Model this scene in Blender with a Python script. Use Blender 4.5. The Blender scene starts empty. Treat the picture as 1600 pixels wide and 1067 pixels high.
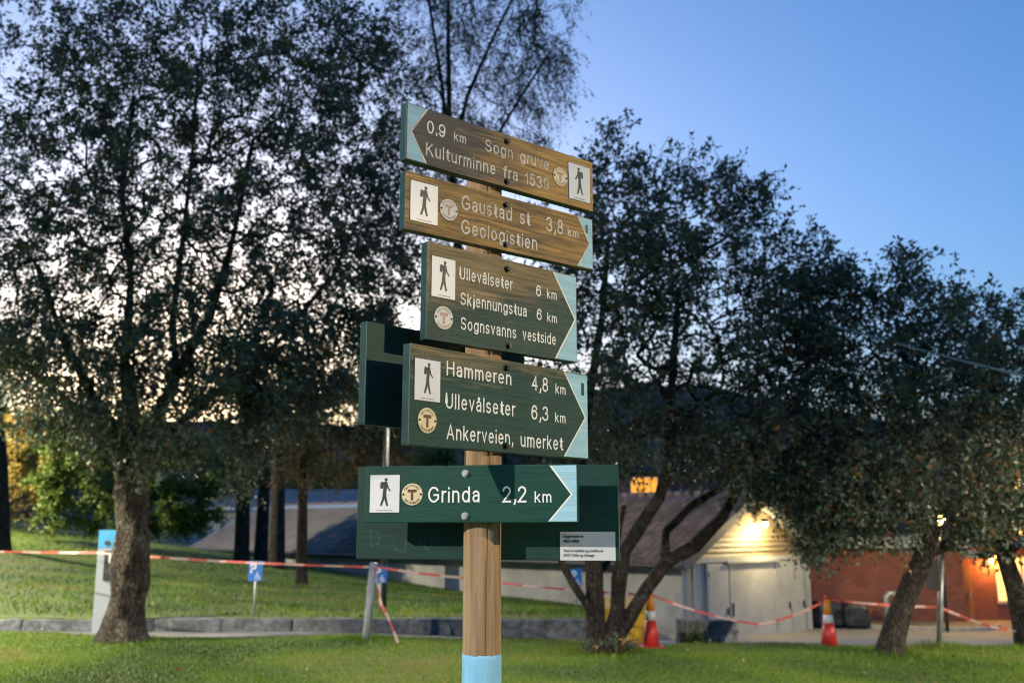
import bpy, bmesh, math, random
import numpy as np
from mathutils import Vector, Matrix, noise
R = math.radians
SC = bpy.context.scene
COL = SC.collection
EYE = 1.63                      # camera height above the lawn
F = 1543.5                      # focal length in pixels of the 1600 px wide photograph
PITCH = R(10.605)

# ---------------------------------------------------------------- camera
cd = bpy.data.cameras.new('camera'); cam = bpy.data.objects.new('camera', cd); COL.objects.link(cam)
cd.sensor_width = 36; cd.lens = F / 1600 * 36; cd.clip_end = 3000; cd.clip_start = .05
cam.location = (0, 0, EYE); cam.rotation_euler = (R(90) + PITCH, 0, 0)
cd.dof.use_dof = True; cd.dof.focus_distance = 2.62; cd.dof.aperture_fstop = 4.2; cd.dof.aperture_blades = 0
SC.camera = cam

# ---------------------------------------------------------------- sky, sun, exposure
SUN_EL, SUN_AZ = R(3.0), R(-17)          # the sun has gone behind the wooded hill on the left (azimuth from +Y, clockwise)
W = bpy.data.worlds.new('World'); SC.world = W; W.use_nodes = True
nt = W.node_tree; nt.nodes.clear()
sky = nt.nodes.new('ShaderNodeTexSky'); sky.sky_type = 'NISHITA'; sky.sun_disc = False
sky.sun_elevation = SUN_EL; sky.sun_rotation = SUN_AZ; sky.altitude = 200
sky.air_density = 1.0; sky.dust_density = 4.0; sky.ozone_density = 4.3
bg = nt.nodes.new('ShaderNodeBackground'); bg.inputs[1].default_value = 0.15
wo = nt.nodes.new('ShaderNodeOutputWorld')
nt.links.new(sky.outputs[0], bg.inputs[0]); nt.links.new(bg.outputs[0], wo.inputs[0])
sl = bpy.data.lights.new('sun', 'SUN'); sl.energy = 0.5; sl.angle = R(.5); sl.color = (1, .8, .6)
so = bpy.data.objects.new('sun', sl); COL.objects.link(so)
sd = Vector((math.sin(SUN_AZ) * math.cos(SUN_EL), math.cos(SUN_AZ) * math.cos(SUN_EL), math.sin(SUN_EL)))
so.rotation_euler = sd.to_track_quat('Z', 'Y').to_euler(); so.location = sd * 50
SC.view_settings.view_transform = 'Standard'; SC.view_settings.look = 'None'
SC.view_settings.exposure = 2.02; SC.view_settings.gamma = 1; SC.view_settings.use_curve_mapping = False
SC.render.engine = 'CYCLES'; SC.cycles.use_denoising = True; SC.cycles.sample_clamp_indirect = 2.0; SC.cycles.sample_clamp_direct = 30.0
SC.cycles.filter_width = 1.1; SC.cycles.max_bounces = 6; SC.cycles.transparent_max_bounces = 4

# ---------------------------------------------------------------- helpers
CP, SP = math.cos(PITCH), math.sin(PITCH)
def ray(px, py):
    a = (px - 800) / F; b = (533.5 - py) / F
    return Vector((a, CP - b * SP, SP + b * CP))
def at(px, py, d):
    v = ray(px, py); return Vector((0, 0, EYE)) + v * (d / v.y)
def tag(o, label=None, cat=None, group=None, kind=None):
    if label: o['label'] = label
    if cat: o['category'] = cat
    if group: o['group'] = group
    if kind: o['kind'] = kind
    return o
def empty(name, loc=(0, 0, 0), rz=0, label=None, cat=None, group=None):
    o = bpy.data.objects.new(name, None); COL.objects.link(o)
    o.location = loc; o.rotation_euler = (0, 0, rz); o.empty_display_size = .1
    return tag(o, label, cat, group)
def link(name, me, parent=None, loc=None, rot=None):
    o = bpy.data.objects.new(name, me); COL.objects.link(o)
    if parent: o.parent = parent
    if loc is not None: o.location = loc
    if rot is not None: o.rotation_euler = rot
    return o
class MB:
    def __init__(s): s.v = []; s.f = []; s.m = []
    def add(s, vs, fs, m=0):
        n = len(s.v); s.v += [tuple(v) for v in vs]
        for f in fs: s.f.append([i + n for i in f]); s.m.append(m)
        return s
    def box(s, x0, x1, y0, y1, z0, z1, m=0, b=0):
        if b:
            bm = bmesh.new(); bmesh.ops.create_cube(bm, size=1)
            for v in bm.verts:
                v.co = Vector(((x0 + x1) / 2 + v.co.x * (x1 - x0), (y0 + y1) / 2 + v.co.y * (y1 - y0), (z0 + z1) / 2 + v.co.z * (z1 - z0)))
            bmesh.ops.bevel(bm, geom=bm.edges[:], offset=b, segments=2, affect='EDGES', profile=.6)
            bm.verts.index_update()
            s.add([v.co.copy() for v in bm.verts], [[v.index for v in f.verts] for f in bm.faces], m); bm.free()
            return s
        vs = [(x, y, z) for z in (z0, z1) for y in (y0, y1) for x in (x0, x1)]
        return s.add(vs, [(0, 2, 3, 1), (4, 5, 7, 6), (0, 1, 5, 4), (2, 6, 7, 3), (0, 4, 6, 2), (1, 3, 7, 5)], m)
    def tube(s, pts, rads, n=8, m=0, cap=True):
        pts = [Vector(p) for p in pts]; rings = []
        u = None
        for i, p in enumerate(pts):
            t = (pts[min(i + 1, len(pts) - 1)] - pts[max(i - 1, 0)])
            t = t.normalized() if t.length > 1e-9 else Vector((0, 0, 1))
            if u is None:
                u = t.orthogonal().normalized()
            else:
                u = (u - t * u.dot(t)); u = u.normalized() if u.length > 1e-6 else t.orthogonal().normalized()
            w = t.cross(u); r = rads[i] if hasattr(rads, '__len__') else rads
            rings.append([p + (u * math.cos(2 * math.pi * k / n) + w * math.sin(2 * math.pi * k / n)) * r for k in range(n)])
        vs = [q for rg in rings for q in rg]; fs = []
        for i in range(len(rings) - 1):
            for k in range(n):
                a = i * n + k; b = i * n + (k + 1) % n; fs.append((a, b, b + n, a + n))
        if cap: fs.append(tuple(range(n - 1, -1, -1))); fs.append(tuple(range(len(vs) - n, len(vs))))
        return s.add(vs, fs, m)
    def lathe(s, prof, n=20, m=0, c=(0, 0, 0)):
        vs = []; fs = []
        for r, z in prof:
            for k in range(n): vs.append((c[0] + r * math.cos(2 * math.pi * k / n), c[1] + r * math.sin(2 * math.pi * k / n), c[2] + z))
        for i in range(len(prof) - 1):
            for k in range(n):
                a = i * n + k; b = i * n + (k + 1) % n; fs.append((a, b, b + n, a + n))
        fs.append(tuple(range(n - 1, -1, -1))); fs.append(tuple(range(len(vs) - n, len(vs))))
        return s.add(vs, fs, m)
    def prism(s, poly, y0, y1, m=0):
        """polygon in x,z (counter-clockwise seen from -y), front at y0"""
        n = len(poly); vs = [(x, y0, z) for x, z in poly] + [(x, y1, z) for x, z in poly]
        fs = [tuple(range(n)), tuple(range(2 * n - 1, n - 1, -1))]
        fs += [((i + 1) % n, i, i + n, (i + 1) % n + n) for i in range(n)]
        return s.add(vs, fs, m)
    def mesh(s, name, mats, smooth=False):
        me = bpy.data.meshes.new(name); me.from_pydata(s.v, [], s.f)
        for mt in (mats if isinstance(mats, (list, tuple)) else [mats]): me.materials.append(mt)
        if any(s.m): me.polygons.foreach_set('material_index', s.m)
        if smooth: me.polygons.foreach_set('use_smooth', [True] * len(s.f))
        me.update(); return me
    def build(s, name, mats, parent=None, smooth=False, loc=None, rot=None):
        return link(name, s.mesh(name, mats, smooth), parent, loc, rot)

class N:
    """small node-tree builder"""
    def __init__(s, name):
        s.m = bpy.data.materials.new(name); s.m.use_nodes = True; s.t = s.m.node_tree
        s.p = s.t.nodes['Principled BSDF']; s.out = s.t.nodes['Material Output']
    def n(s, typ, **kw):
        x = s.t.nodes.new('ShaderNode' + typ)
        for k, v in kw.items():
            if k.startswith('i_'):
                k = k[2:]; x.inputs[int(k) if k.isdigit() else k.replace('_', ' ')].default_value = v
            else: setattr(x, k, v)
        return x
    def l(s, a, b): s.t.links.new(a, b)
    def coord(s, scale=(1, 1, 1), kind='Object'):
        c = s.n('TexCoord'); mp = s.n('Mapping'); mp.inputs['Scale'].default_value = scale
        s.l(c.outputs[kind], mp.inputs[0]); return mp.outputs[0]
    def noise(s, vec, scale, detail=4, rough=.55):
        x = s.n('TexNoise', i_Scale=scale, i_Detail=detail, i_Roughness=rough); s.l(vec, x.inputs['Vector']); return x.outputs['Fac']
    def ramp(s, fac, stops):
        r = s.n('ValToRGB'); e = r.color_ramp.elements
        while len(e) < len(stops): e.new(.5)
        for el, (p, c) in zip(e, stops): el.position = p; el.color = (*c, 1)
        s.l(fac, r.inputs[0]); return r.outputs[0]
    def mix(s, fac, a, b, mode='MIX'):
        x = s.n('Mix', data_type='RGBA', blend_type=mode)
        for v, i in ((fac, 0), (a, 6), (b, 7)):
            if isinstance(v, (int, float)): x.inputs[i].default_value = v
            elif isinstance(v, tuple): x.inputs[i].default_value = (*v, 1)
            else: s.l(v, x.inputs[i])
        return x.outputs[2]
    def math(s, op, a, b=0, clamp=False):
        x = s.n('Math', operation=op, use_clamp=clamp)
        for v, i in ((a, 0), (b, 1)):
            if isinstance(v, (int, float)): x.inputs[i].default_value = v
            else: s.l(v, x.inputs[i])
        return x.outputs[0]
    def bump(s, h, strength=.4, dist=.01):
        b = s.n('Bump', i_Strength=strength, i_Distance=dist); s.l(h, b.inputs['Height']); s.l(b.outputs[0], s.p.inputs['Normal'])
    def base(s, c):
        if isinstance(c, tuple): s.p.inputs['Base Color'].default_value = (*c, 1)
        else: s.l(c, s.p.inputs['Base Color'])
    def rough(s, v): s.p.inputs['Roughness'].default_value = v
def mat(name, c, rough=.6, var=.25, scale=6, metal=0, bump=.15, dist=.005, dirt=None, stretch=(1, 1, 1), spec=.5):
    k = N(name); v = k.coord(stretch); f = k.noise(v, scale, 6)
    lo = tuple(x * (1 - var) for x in c); hi = tuple(min(1, x * (1 + var)) for x in c)
    col = k.ramp(f, [(.3, lo), (.7, hi)])
    if dirt:
        g = k.noise(v, scale * .35, 5, .65); col = k.mix(k.ramp(g, [(.48, (0, 0, 0)), (.68, (1, 1, 1))]), col, dirt)
    k.base(col); k.rough(rough); k.p.inputs['Metallic'].default_value = metal; k.p.inputs['Specular IOR Level'].default_value = spec
    if bump: k.bump(k.noise(v, scale * 6, 4), bump, dist)
    return k.m
def glow(name, c, strength):
    k = N(name); k.base(c); k.p.inputs['Emission Color'].default_value = (*c, 1); k.p.inputs['Emission Strength'].default_value = strength
    return k.m
def lamp(name, loc, power, c, size=.05, parent=None):
    d = bpy.data.lights.new(name, 'POINT'); d.energy = power; d.color = c; d.shadow_soft_size = size
    o = bpy.data.objects.new(name, d); COL.objects.link(o); o.location = loc
    if parent: o.parent = parent
    return o

# ---------------------------------------------------------------- terrain
KERB_Y = 16.4
def sm(a, b, x):
    t = min(1, max(0, (x - a) / (b - a))); return t * t * (3 - 2 * t)
def edge(x):                                   # far edge of the near lawn
    return 16.25 - .8 * sm(-8.5, -4.5, x) - 1.25 * sm(-3, 7, x) + .05 * math.sin(x * 2.3) + .04 * math.sin(x * 5.1 + 1)
def drop(t):
    return .1 * min(max(t, 0), 17) + .03 * min(max(t - 17, 0), 5)
def zroad(x, y): return -.02 - sm(-3, 3, x) * drop(y - 14.2)
def xbank(y): return 1.15 + .1 * (y - KERB_Y)  # right-hand foot of the grass bank
def zbank(x, y):
    a = min(.066, max(-.1, -.05 - .205 * x / max(y, 1)))
    t = y - KERB_Y; t = min(t, 30) + max(0, t - 30) * .1
    return .17 + a * t + .05 * math.sin(x * .5) * math.sin(y * .4) * min(1, max(0, t) / 4)
def H(x, y, road=False):
    e = edge(x)
    lawn = .02 * math.sin(x * .9 + .4) * math.sin(y * .7) + .012 * math.sin(x * 2.1 + y * 1.3)
    if y < KERB_Y + .12:
        if road: return zroad(x, y)
        k = sm(e - .08, e + .3, y)
        return lawn * (1 - k) + (zroad(x, y) - .08) * k
    zr = zroad(x, y)
    if road: return zr
    k = sm(xbank(y) - .1, xbank(y) + .5, x)
    return zbank(x, y) * (1 - k) + (zr - .08) * k
def hill(x, y):
    """wooded ridge far behind"""
    if y < 120: return 0
    r = 46 + 9 * math.sin(x * .011 + 1) + 5 * math.sin(x * .031) + 3 * noise.noise((x * .03, y * .03, 1))
    return r * sm(120, 420, y)

def grid(name, xs, ys, zf, m, parent=None):
    vs = [(x, y, zf(x, y)) for y in ys for x in xs]; nx = len(xs)
    fs = [(j * nx + i, j * nx + i + 1, (j + 1) * nx + i + 1, (j + 1) * nx + i) for j in range(len(ys) - 1) for i in range(nx - 1)]
    b = MB().add(vs, fs); return b.build(name, m, parent, smooth=True)
def steps(*seg):
    out = []
    for a, b, n in seg: out += [a + (b - a) * i / n for i in range(n)]
    return out + [seg[-1][1]]

k = N('grass_ground'); v = k.coord()
f1 = k.noise(v, .7, 6, .6); f2 = k.noise(v, 9, 5, .7)
c = k.ramp(f2, [(.3, (.045, .075, .008)), (.7, (.10, .15, .014))])
c = k.mix(k.ramp(f1, [(.42, (0, 0, 0)), (.7, (.75, .75, .75))]), c, (.11, .13, .03))
k.base(c); k.rough(.8); k.bump(f2, .8, .04); GRASS = k.m
k = N('asphalt'); v = k.coord(); f1 = k.noise(v, 1.1, 5); f2 = k.noise(v, 90, 3, .8)
c = k.mix(.5, k.ramp(f1, [(.3, (.16, .15, .155)), (.7, (.26, .245, .24))]), k.ramp(f2, [(.3, (.06, .06, .06)), (.75, (.30, .28, .28))]))
k.base(c); k.rough(.75); k.bump(f2, .5, .006); ASPH = k.m

tag(grid('lawn_ground', steps((-400, -30, 20), (-30, -14, 16), (-14, 14, 112), (14, 30, 16), (30, 400, 20)),
         steps((-12, 8, 20), (8, 16.3, 66), (16.3, 16.7, 8), (16.7, 22, 27), (22, 60, 50), (60, 120, 10)), H, GRASS), kind='structure')
k = N('wooded_hill'); v = k.coord(); f1 = k.noise(v, .12, 8, .7)
k.base(k.ramp(f1, [(.3, (.05, .045, .03)), (.55, (.08, .07, .035)), (.75, (.15, .11, .04))])); k.rough(.9); k.bump(f1, 1, 4)
tag(grid('hill', steps((-500, 500, 130)), steps((100, 600, 60)), lambda x, y: hill(x, y) - 3 + (3.5 * noise.noise((x * .09, y * .09, 5)) if y > 150 else 0), k.m), kind='structure')
# road: strip in front of the kerb and the yard that falls away to the garages
vs, fs = [], []
xs = steps((-40, 40, 240)); ny = 9
for x in xs:
    for j in range(ny):
        y = edge(x) + .06 + (KERB_Y + .05 - edge(x) - .06) * j / (ny - 1); vs.append((x, y, H(x, min(y, KERB_Y), True)))
for i in range(len(xs) - 1):
    for j in range(ny - 1): a = i * ny + j; fs.append((a, a + ny, a + ny + 1, a + 1))
rb = MB().add(vs, fs); vs, fs = [], []
ys = steps((KERB_Y + .05, 48, 80)); nx = 60
for y in ys:
    for i in range(nx):
        x = xbank(y) + .1 + (40 - xbank(y)) * (i / (nx - 1)) ** 1.4; vs.append((x, y, zroad(x, y)))
for j in range(len(ys) - 1):
    for i in range(nx - 1): a = j * nx + i; fs.append((a, a + 1, a + nx + 1, a + nx))
rb.add(vs, fs)
tag(rb.build('road', ASPH, smooth=True), kind='structure')

# ---------------------------------------------------------------- leaves and trees
def leafmat(name, stops, rough=.45, trans=.25):
    k = N(name); a = k.n('Attribute', attribute_name='tint')
    c = k.ramp(a.outputs['Fac'], stops); k.base(c); k.rough(rough); k.p.inputs['Specular IOR Level'].default_value = .5
    tr = k.n('BsdfTranslucent'); k.l(c, tr.inputs[0]); mx = k.n('MixShader', i_0=trans)
    k.l(k.p.outputs[0], mx.inputs[1]); k.l(tr.outputs[0], mx.inputs[2]); k.l(mx.outputs[0], k.out.inputs[0])
    return k.m
TEAL = leafmat('teal_leaves', [(0, (.036, .056, .034)), (.40, (.074, .108, .068)), (.74, (.140, .175, .125)), (.80, (.12, .10, .04)), (.90, (.16, .065, .03)), (.985, (.45, .17, .02))], .42)
GREEN = leafmat('green_leaves', [(0, (.04, .075, .012)), (.6, (.10, .16, .022)), (.95, (.20, .22, .03)), (1, (.28, .22, .03))], .55)
YELLOW = leafmat('yellow_leaves', [(0, (.20, .15, .03)), (.6, (.36, .26, .05)), (1, (.46, .33, .08))], .6)
BROWN = leafmat('brown_leaves', [(0, (.09, .055, .03)), (.5, (.16, .10, .05)), (.8, (.17, .16, .045)), (1, (.22, .10, .05))], .6)
BIRCH = leafmat('birch_leaves', [(0, (.03, .045, .02)), (.6, (.06, .075, .025)), (1, (.16, .12, .03))], .5)
GRASSB = leafmat('grass_blades', [(0, (.018, .050, .003)), (.3, (.055, .125, .004)), (.65, (.135, .24, .006)), (.95, (.18, .24, .02)), (1, (.28, .24, .08))], .55, .35)
FALLEN = leafmat('fallen_leaves', [(0, (.12, .07, .02)), (.5, (.24, .17, .05)), (1, (.32, .26, .13))], .7, .1)

def bark(name, a, b, lich):
    k = N(name); v = k.coord((1, 1, .35)); f1 = k.noise(v, 9, 7, .75); f2 = k.noise(k.coord(), 4, 6, .7)
    c = k.mix(k.ramp(f2, [(.52, (0, 0, 0)), (.64, (1, 1, 1))]), k.ramp(f1, [(.40, a), (.60, b)]), lich)
    vo = k.n('TexVoronoi', feature='DISTANCE_TO_EDGE', i_Scale=1.0); k.l(k.coord((22, 22, 8)), vo.inputs['Vector']); cr = k.ramp(vo.outputs['Distance'], [(.0, (.25, .25, .25)), (.16, (1, 1, 1))])
    c = k.mix(.85, c, cr, 'MULTIPLY'); k.base(c); k.rough(.9); k.bump(k.math('ADD', f1, cr), 1, .05); return k.m
BARK = bark('grey_brown_bark', (.014, .010, .007), (.105, .076, .05), (.17, .155, .115))
BARKD = bark('dark_bark', (.012, .009, .007), (.065, .046, .032), (.09, .075, .055))

def tri_mesh(name, V, tris_per, tint, m):
    """V: (n, k, 3) leaf corner arrays; quads"""
    n, kk = V.shape[:2]; me = bpy.data.meshes.new(name)
    me.vertices.add(n * kk); me.vertices.foreach_set('co', V.reshape(-1).astype(np.float32))
    if kk == 4: idx = np.array([[0, 1, 2], [0, 2, 3]])
    else: idx = np.array([[0, 1, 2]])
    t = len(idx); L = (np.arange(n)[:, None, None] * kk + idx[None]).reshape(-1)
    me.loops.add(len(L)); me.loops.foreach_set('vertex_index', L.astype(np.int32))
    me.polygons.add(n * t); me.polygons.foreach_set('loop_start', np.arange(0, 3 * n * t, 3, dtype=np.int32))
    me.polygons.foreach_set('loop_total', np.full(n * t, 3, np.int32))
    a = me.attributes.new('tint', 'FLOAT', 'FACE'); a.data.foreach_set('value', np.repeat(tint, t).astype(np.float32))
    me.materials.append(m); me.update(); me.validate(); return me
def unit(a): return a / np.maximum(np.linalg.norm(a, axis=-1, keepdims=True), 1e-9)
def leaves(rs, P, D, length, width, fold=.25):
    """P base points, D directions -> (n,4,3)"""
    n = len(P); u = unit(np.cross(D, rs.normal(size=(n, 3)))); w = np.cross(D, u)
    q_ = rs.uniform(.5, 1.3, (n, 1)); ln = length * q_; wd = width * q_ * rs.uniform(.75, 1.2, (n, 1))
    mid = P + D * ln * .5
    return np.stack([P, mid + u * wd * .5 + w * wd * fold, P + D * ln, mid - u * wd * .5 + w * wd * fold], 1)

def tree(name, label, stems, lobes, seed, nattr, nleaf, leaf=(.085, .042), m=TEAL, bk=BARK, droop=0., clump=.35, group='trees on and behind the lawn',
         step=.3, tip=.0045, twig=.34, inner=.0, cat='tree', trunk_sides=10, base=None, knob=.0):
    """stems: list of [(point, radius), ...] polylines rooted at the ground or on an earlier stem; lobes: (centre, (rx,ry,rz), weight)"""
    rs = np.random.RandomState(seed); rnd = random.Random(seed)
    base = Vector(base if base is not None else stems[0][0][0])
    pos, par, fix = [], [], []
    for st in stems:
        prev = -1
        if pos:
            d = [(Vector(p) - st[0][0]).length for p in pos]; j = int(np.argmin(d))
            if d[j] < .5: prev = j
        for i in range(len(st) - 1):
            (a, ra), (b, rb_) = st[i], st[i + 1]; n = max(1, int((b - a).length / .16))
            for q in range(n + (i == len(st) - 2)):
                t = q / n; p = a.lerp(b, t)
                pos.append(np.array(p)); par.append(prev); fix.append(ra + (rb_ - ra) * t); prev = len(pos) - 1
    nst = len(pos)
    ws = np.array([l[2] for l in lobes], float); ws /= ws.sum()
    A = []
    off = rs.uniform(0, 50, 3)
    while len(A) < nattr:
        l = lobes[rs.choice(len(lobes), p=ws)]
        q = unit(rs.normal(size=3)) * (inner + (1 - inner) * rs.uniform() ** .42)
        p = np.array(l[0]) + q * np.array(l[1])
        if noise.noise(Vector((p * 1.1 + off))) > clump - .5 * rs.uniform() - .1: A.append(p)
    A = np.array(A); root = pos[nst - 1] if len(stems) == 1 else np.mean([np.array(s[-1][0]) for s in stems], 0)
    A = A[np.argsort(np.linalg.norm(A - root, axis=1))]
    PA = np.zeros((nst + nattr * 40, 3)); PA[:nst] = pos; n = nst
    free = np.zeros(len(PA), bool)
    free[:nst] = np.array([f < .16 for f in fix])
    if not free[:nst].any(): free[nst - 1] = True
    dirs = np.zeros_like(PA)
    for i in range(nst): dirs[i] = (PA[i] - PA[par[i]]) if par[i] >= 0 else (0, 0, 1)
    dirs[:nst] = unit(dirs[:nst])
    for p in A:
        dv = p - PA[:n]; ds = np.linalg.norm(dv, axis=1)
        cost = ds * (1.35 - .35 * (dv * dirs[:n]).sum(1) / np.maximum(ds, 1e-6)); cost[~free[:n]] = 1e9
        j = int(np.argmin(cost)); a = PA[j].copy(); L = ds[j]; kx = max(2, min(14, int(L / step)))
        ctrl = a + dirs[j] * L * .4 + np.array((0, 0, .06 * L)); prev = j; last = a
        for q in range(1, kx + 1):
            t = q / kx; b = (1 - t) ** 2 * a + 2 * t * (1 - t) * ctrl + t * t * p
            if q < kx: b = b + rs.normal(size=3) * .025 * min(1, L)
            if droop: b[2] -= droop * t * t * L * .5
            PA[n] = b; par.append(prev); fix.append(0); dirs[n] = unit(b - last); free[n] = True; last = b; prev = n; n += 1
    PA = PA[:n]; ex = 2.4; rad = np.zeros(n); acc = np.zeros(n); kids = [[] for _ in range(n)]
    for i in range(n):
        if par[i] >= 0: kids[par[i]].append(i)
    order = sorted(range(n), key=lambda i: -i)
    for i in order:
        rad[i] = max(tip, acc[i] ** (1 / ex)) if not fix[i] else fix[i]
        if par[i] >= 0: acc[par[i]] += min(rad[i], .09) ** ex
    T = empty(name, base, 0, label, cat, group); B = np.array(base)
    # wood
    mb = MB(); done = set()
    for i in range(n):
        if i in done or (par[i] >= 0 and i not in [c for c in kids[par[i]]]): continue
        if par[i] >= 0 and max(kids[par[i]], key=lambda c: (rad[c], c)) == i: continue   # belongs to its parent's chain
        ch = ([par[i]] if par[i] >= 0 else []) + [i]; cur = i
        while kids[cur]:
            cur = max(kids[cur], key=lambda c: (rad[c], c)); ch.append(cur)
        rr = [rad[c] for c in ch]
        if par[i] >= 0: rr[0] = min(rr[0], rr[1] * 1.25)
        big = max(rr) > .06
        pts = [PA[c] - B for c in ch]
        if big and par[i] < 0:
            rr[0] *= 1.22; rr[1] *= 1.06
            pts[0] = pts[0] - np.array((0, 0, .12))
        v0 = len(mb.v); mb.tube(pts, rr, trunk_sides if big else (5 if max(rr) > .015 else 3), cap=False)
        if big and knob:
            ns = trunk_sides
            for vi in range(v0, len(mb.v)):
                vv = Vector(mb.v[vi]); r_i = (vi - v0) // ns; cc = Vector(pts[r_i]); dd = vv - cc
                s_ = 1 + knob * (noise.noise(vv * 2.2 + Vector((seed, 0, 0))) + .6 * noise.noise(Vector((vv.x * 7, vv.y * 7, vv.z * 2.5))) + .3 * noise.noise(Vector((vv.x * 19, vv.y * 19, vv.z * 7))))
                if par[i] < 0: s_ *= 1 + .2 * math.exp(-max(cc.z, 0) / .13) * (.7 + .6 * math.sin(5 * math.atan2(dd.y, dd.x) + seed))
                mb.v[vi] = tuple(cc + dd * s_)
    mb.build('trunk', bk, T, smooth=True)
    # foliage
    cand = np.array([i for i in range(nst, n) if rad[i] < .02]); wt = np.where(rad[cand] < .008, 1., .35); wt /= wt.sum()
    per = 9; nt_ = nleaf // per
    ci = rs.choice(cand, nt_, p=wt); cen = PA[ci]
    mid = A.mean(0)
    td = unit(unit(cen - mid) * .5 + dirs[ci] * .5 + rs.normal(size=(nt_, 3)) * .75 + np.array((0, 0, .15 - droop * 1.6)))
    tl = twig * rs.uniform(.5, 1.25, (nt_, 1)); org = cen + rs.normal(size=(nt_, 3)) * .05
    tt = np.tile(np.linspace(.15, 1, per), nt_)[:, None]
    P = np.repeat(org, per, 0) + np.repeat(td * tl, per, 0) * tt + rs.normal(size=(nt_ * per, 3)) * .018
    P[:, 2] -= (tt[:, 0] ** 2) * .08 * (1 + 3 * droop)
    D = unit(np.repeat(td, per, 0) * .55 + rs.normal(size=P.shape) * .7 + np.array((0, 0, -.28 - droop * .5)))
    V = leaves(rs, P - B, D, *leaf)
    tint = np.clip(rs.uniform(0, 1, len(P)) * .75 + np.repeat(rs.uniform(0, .25, nt_), per), 0, 1)
    link('crown', tri_mesh('crown', V, 2, tint, m), T)
    tw = MB()
    e = org + td * tl; e[:, 2] -= .08; u = unit(np.cross(td, rs.normal(size=td.shape))) * .0035
    o2 = org - B; e2 = e - B
    Vt = np.stack([o2 - u, o2 + u, e2], 1)
    link('twigs', tri_mesh('twigs', Vt, 1, np.zeros(nt_), bk), T)['kind'] = 'stuff'
    return T

def poly(d, *pts):
    """stem from photo pixels on a plane at distance d: (px, py, radius[, depth offset])"""
    return [(at(p[0], p[1], d + (p[3] if len(p) > 3 else 0)), p[2]) for p in pts]
def lobe(px, py, d, rx, ry, rd, w=1):
    c = at(px, py, d); s = d / F; return (c, (rx * s, rd, ry * s), w)
def foot(px, d):
    """ground point on the column of a pixel"""
    x = at(px, 985, d).x; return Vector((x, d, H(x, d)))

def stem(d, px0, *pts, r0=.2):
    b = foot(px0, d); return [(b, r0)] + poly(d, *pts)

tree('broadleaf_tree', 'large broad tree with thick scarred trunk beside the blue charging column', [
    stem(14.9, 192, (197, 930, .255), (203, 860, .25), (205, 790, .25), (203, 735, .25), r0=.30),
    poly(14.9, (203, 735, .160), (180, 680, .120, -.2), (140, 610, .068, -.5), (95, 520, .050, -.9), (60, 420, .037, -1.2)),
    poly(14.9, (203, 735, .160), (205, 660, .128, .2), (195, 560, .074, .3), (205, 440, .056, .4), (190, 300, .043, .3), (210, 150, .031, .2)),
    poly(14.9, (203, 735, .160), (235, 670, .120, -.1), (275, 590, .068, -.3), (330, 490, .056, -.5), (365, 370, .043, -.6), (395, 220, .031, -.5)),
    poly(14.9, (203, 735, .136), (250, 690, .068, .5), (330, 620, .056, 1.0), (430, 540, .043, 1.5), (520, 430, .031, 1.7), (580, 300, .022, 1.8)),
    poly(14.9, (203, 735, .136), (170, 690, .062, .6), (100, 620, .050, 1.2), (0, 540, .037, 1.6), (-120, 440, .031, 1.8)),
    poly(14.9, (275, 590, .050, -.3), (270, 500, .050, -.1), (285, 380, .043, .3), (300, 250, .031, .6), (310, 100, .025, .8)),
], [lobe(90, 330, 14.9, 310, 300, 2.9, 3.4), lobe(330, 250, 14.9, 290, 330, 2.9, 3.6), lobe(150, 60, 14.9, 330, 230, 2.6, 2.3),
    lobe(480, 130, 14.9, 190, 250, 2.2, 1.9), lobe(250, 470, 14.9, 260, 170, 2.6, 1.6), lobe(500, 420, 14.9, 150, 170, 2.0, 1.0), lobe(-150, 330, 14.9, 220, 300, 2.6, 1.5), lobe(590, 420, 15.3, 110, 150, 1.5, 1.0), lobe(600, 240, 15.5, 100, 200, 1.6, 1.0),
    lobe(60, 560, 14.6, 180, 120, 2.0, 1.1), lobe(330, 560, 14.6, 180, 110, 1.8, 1.1), lobe(430, 570, 14.0, 120, 130, 1.2, .75), lobe(560, 560, 15.2, 110, 110, 1.4, .7), lobe(265, 645, 13.9, 70, 75, .6, .28), lobe(395, 650, 14.0, 55, 70, .5, .3), lobe(150, 650, 14.0, 130, 55, .9, .5), lobe(390, 735, 13.9, 30, 45, .3, .07), lobe(250, 705, 13.9, 45, 35, .4, .1)],
    3, 3400, 172000, (.078, .040), clump=-.1, twig=.3, knob=.30, trunk_sides=36)

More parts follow.
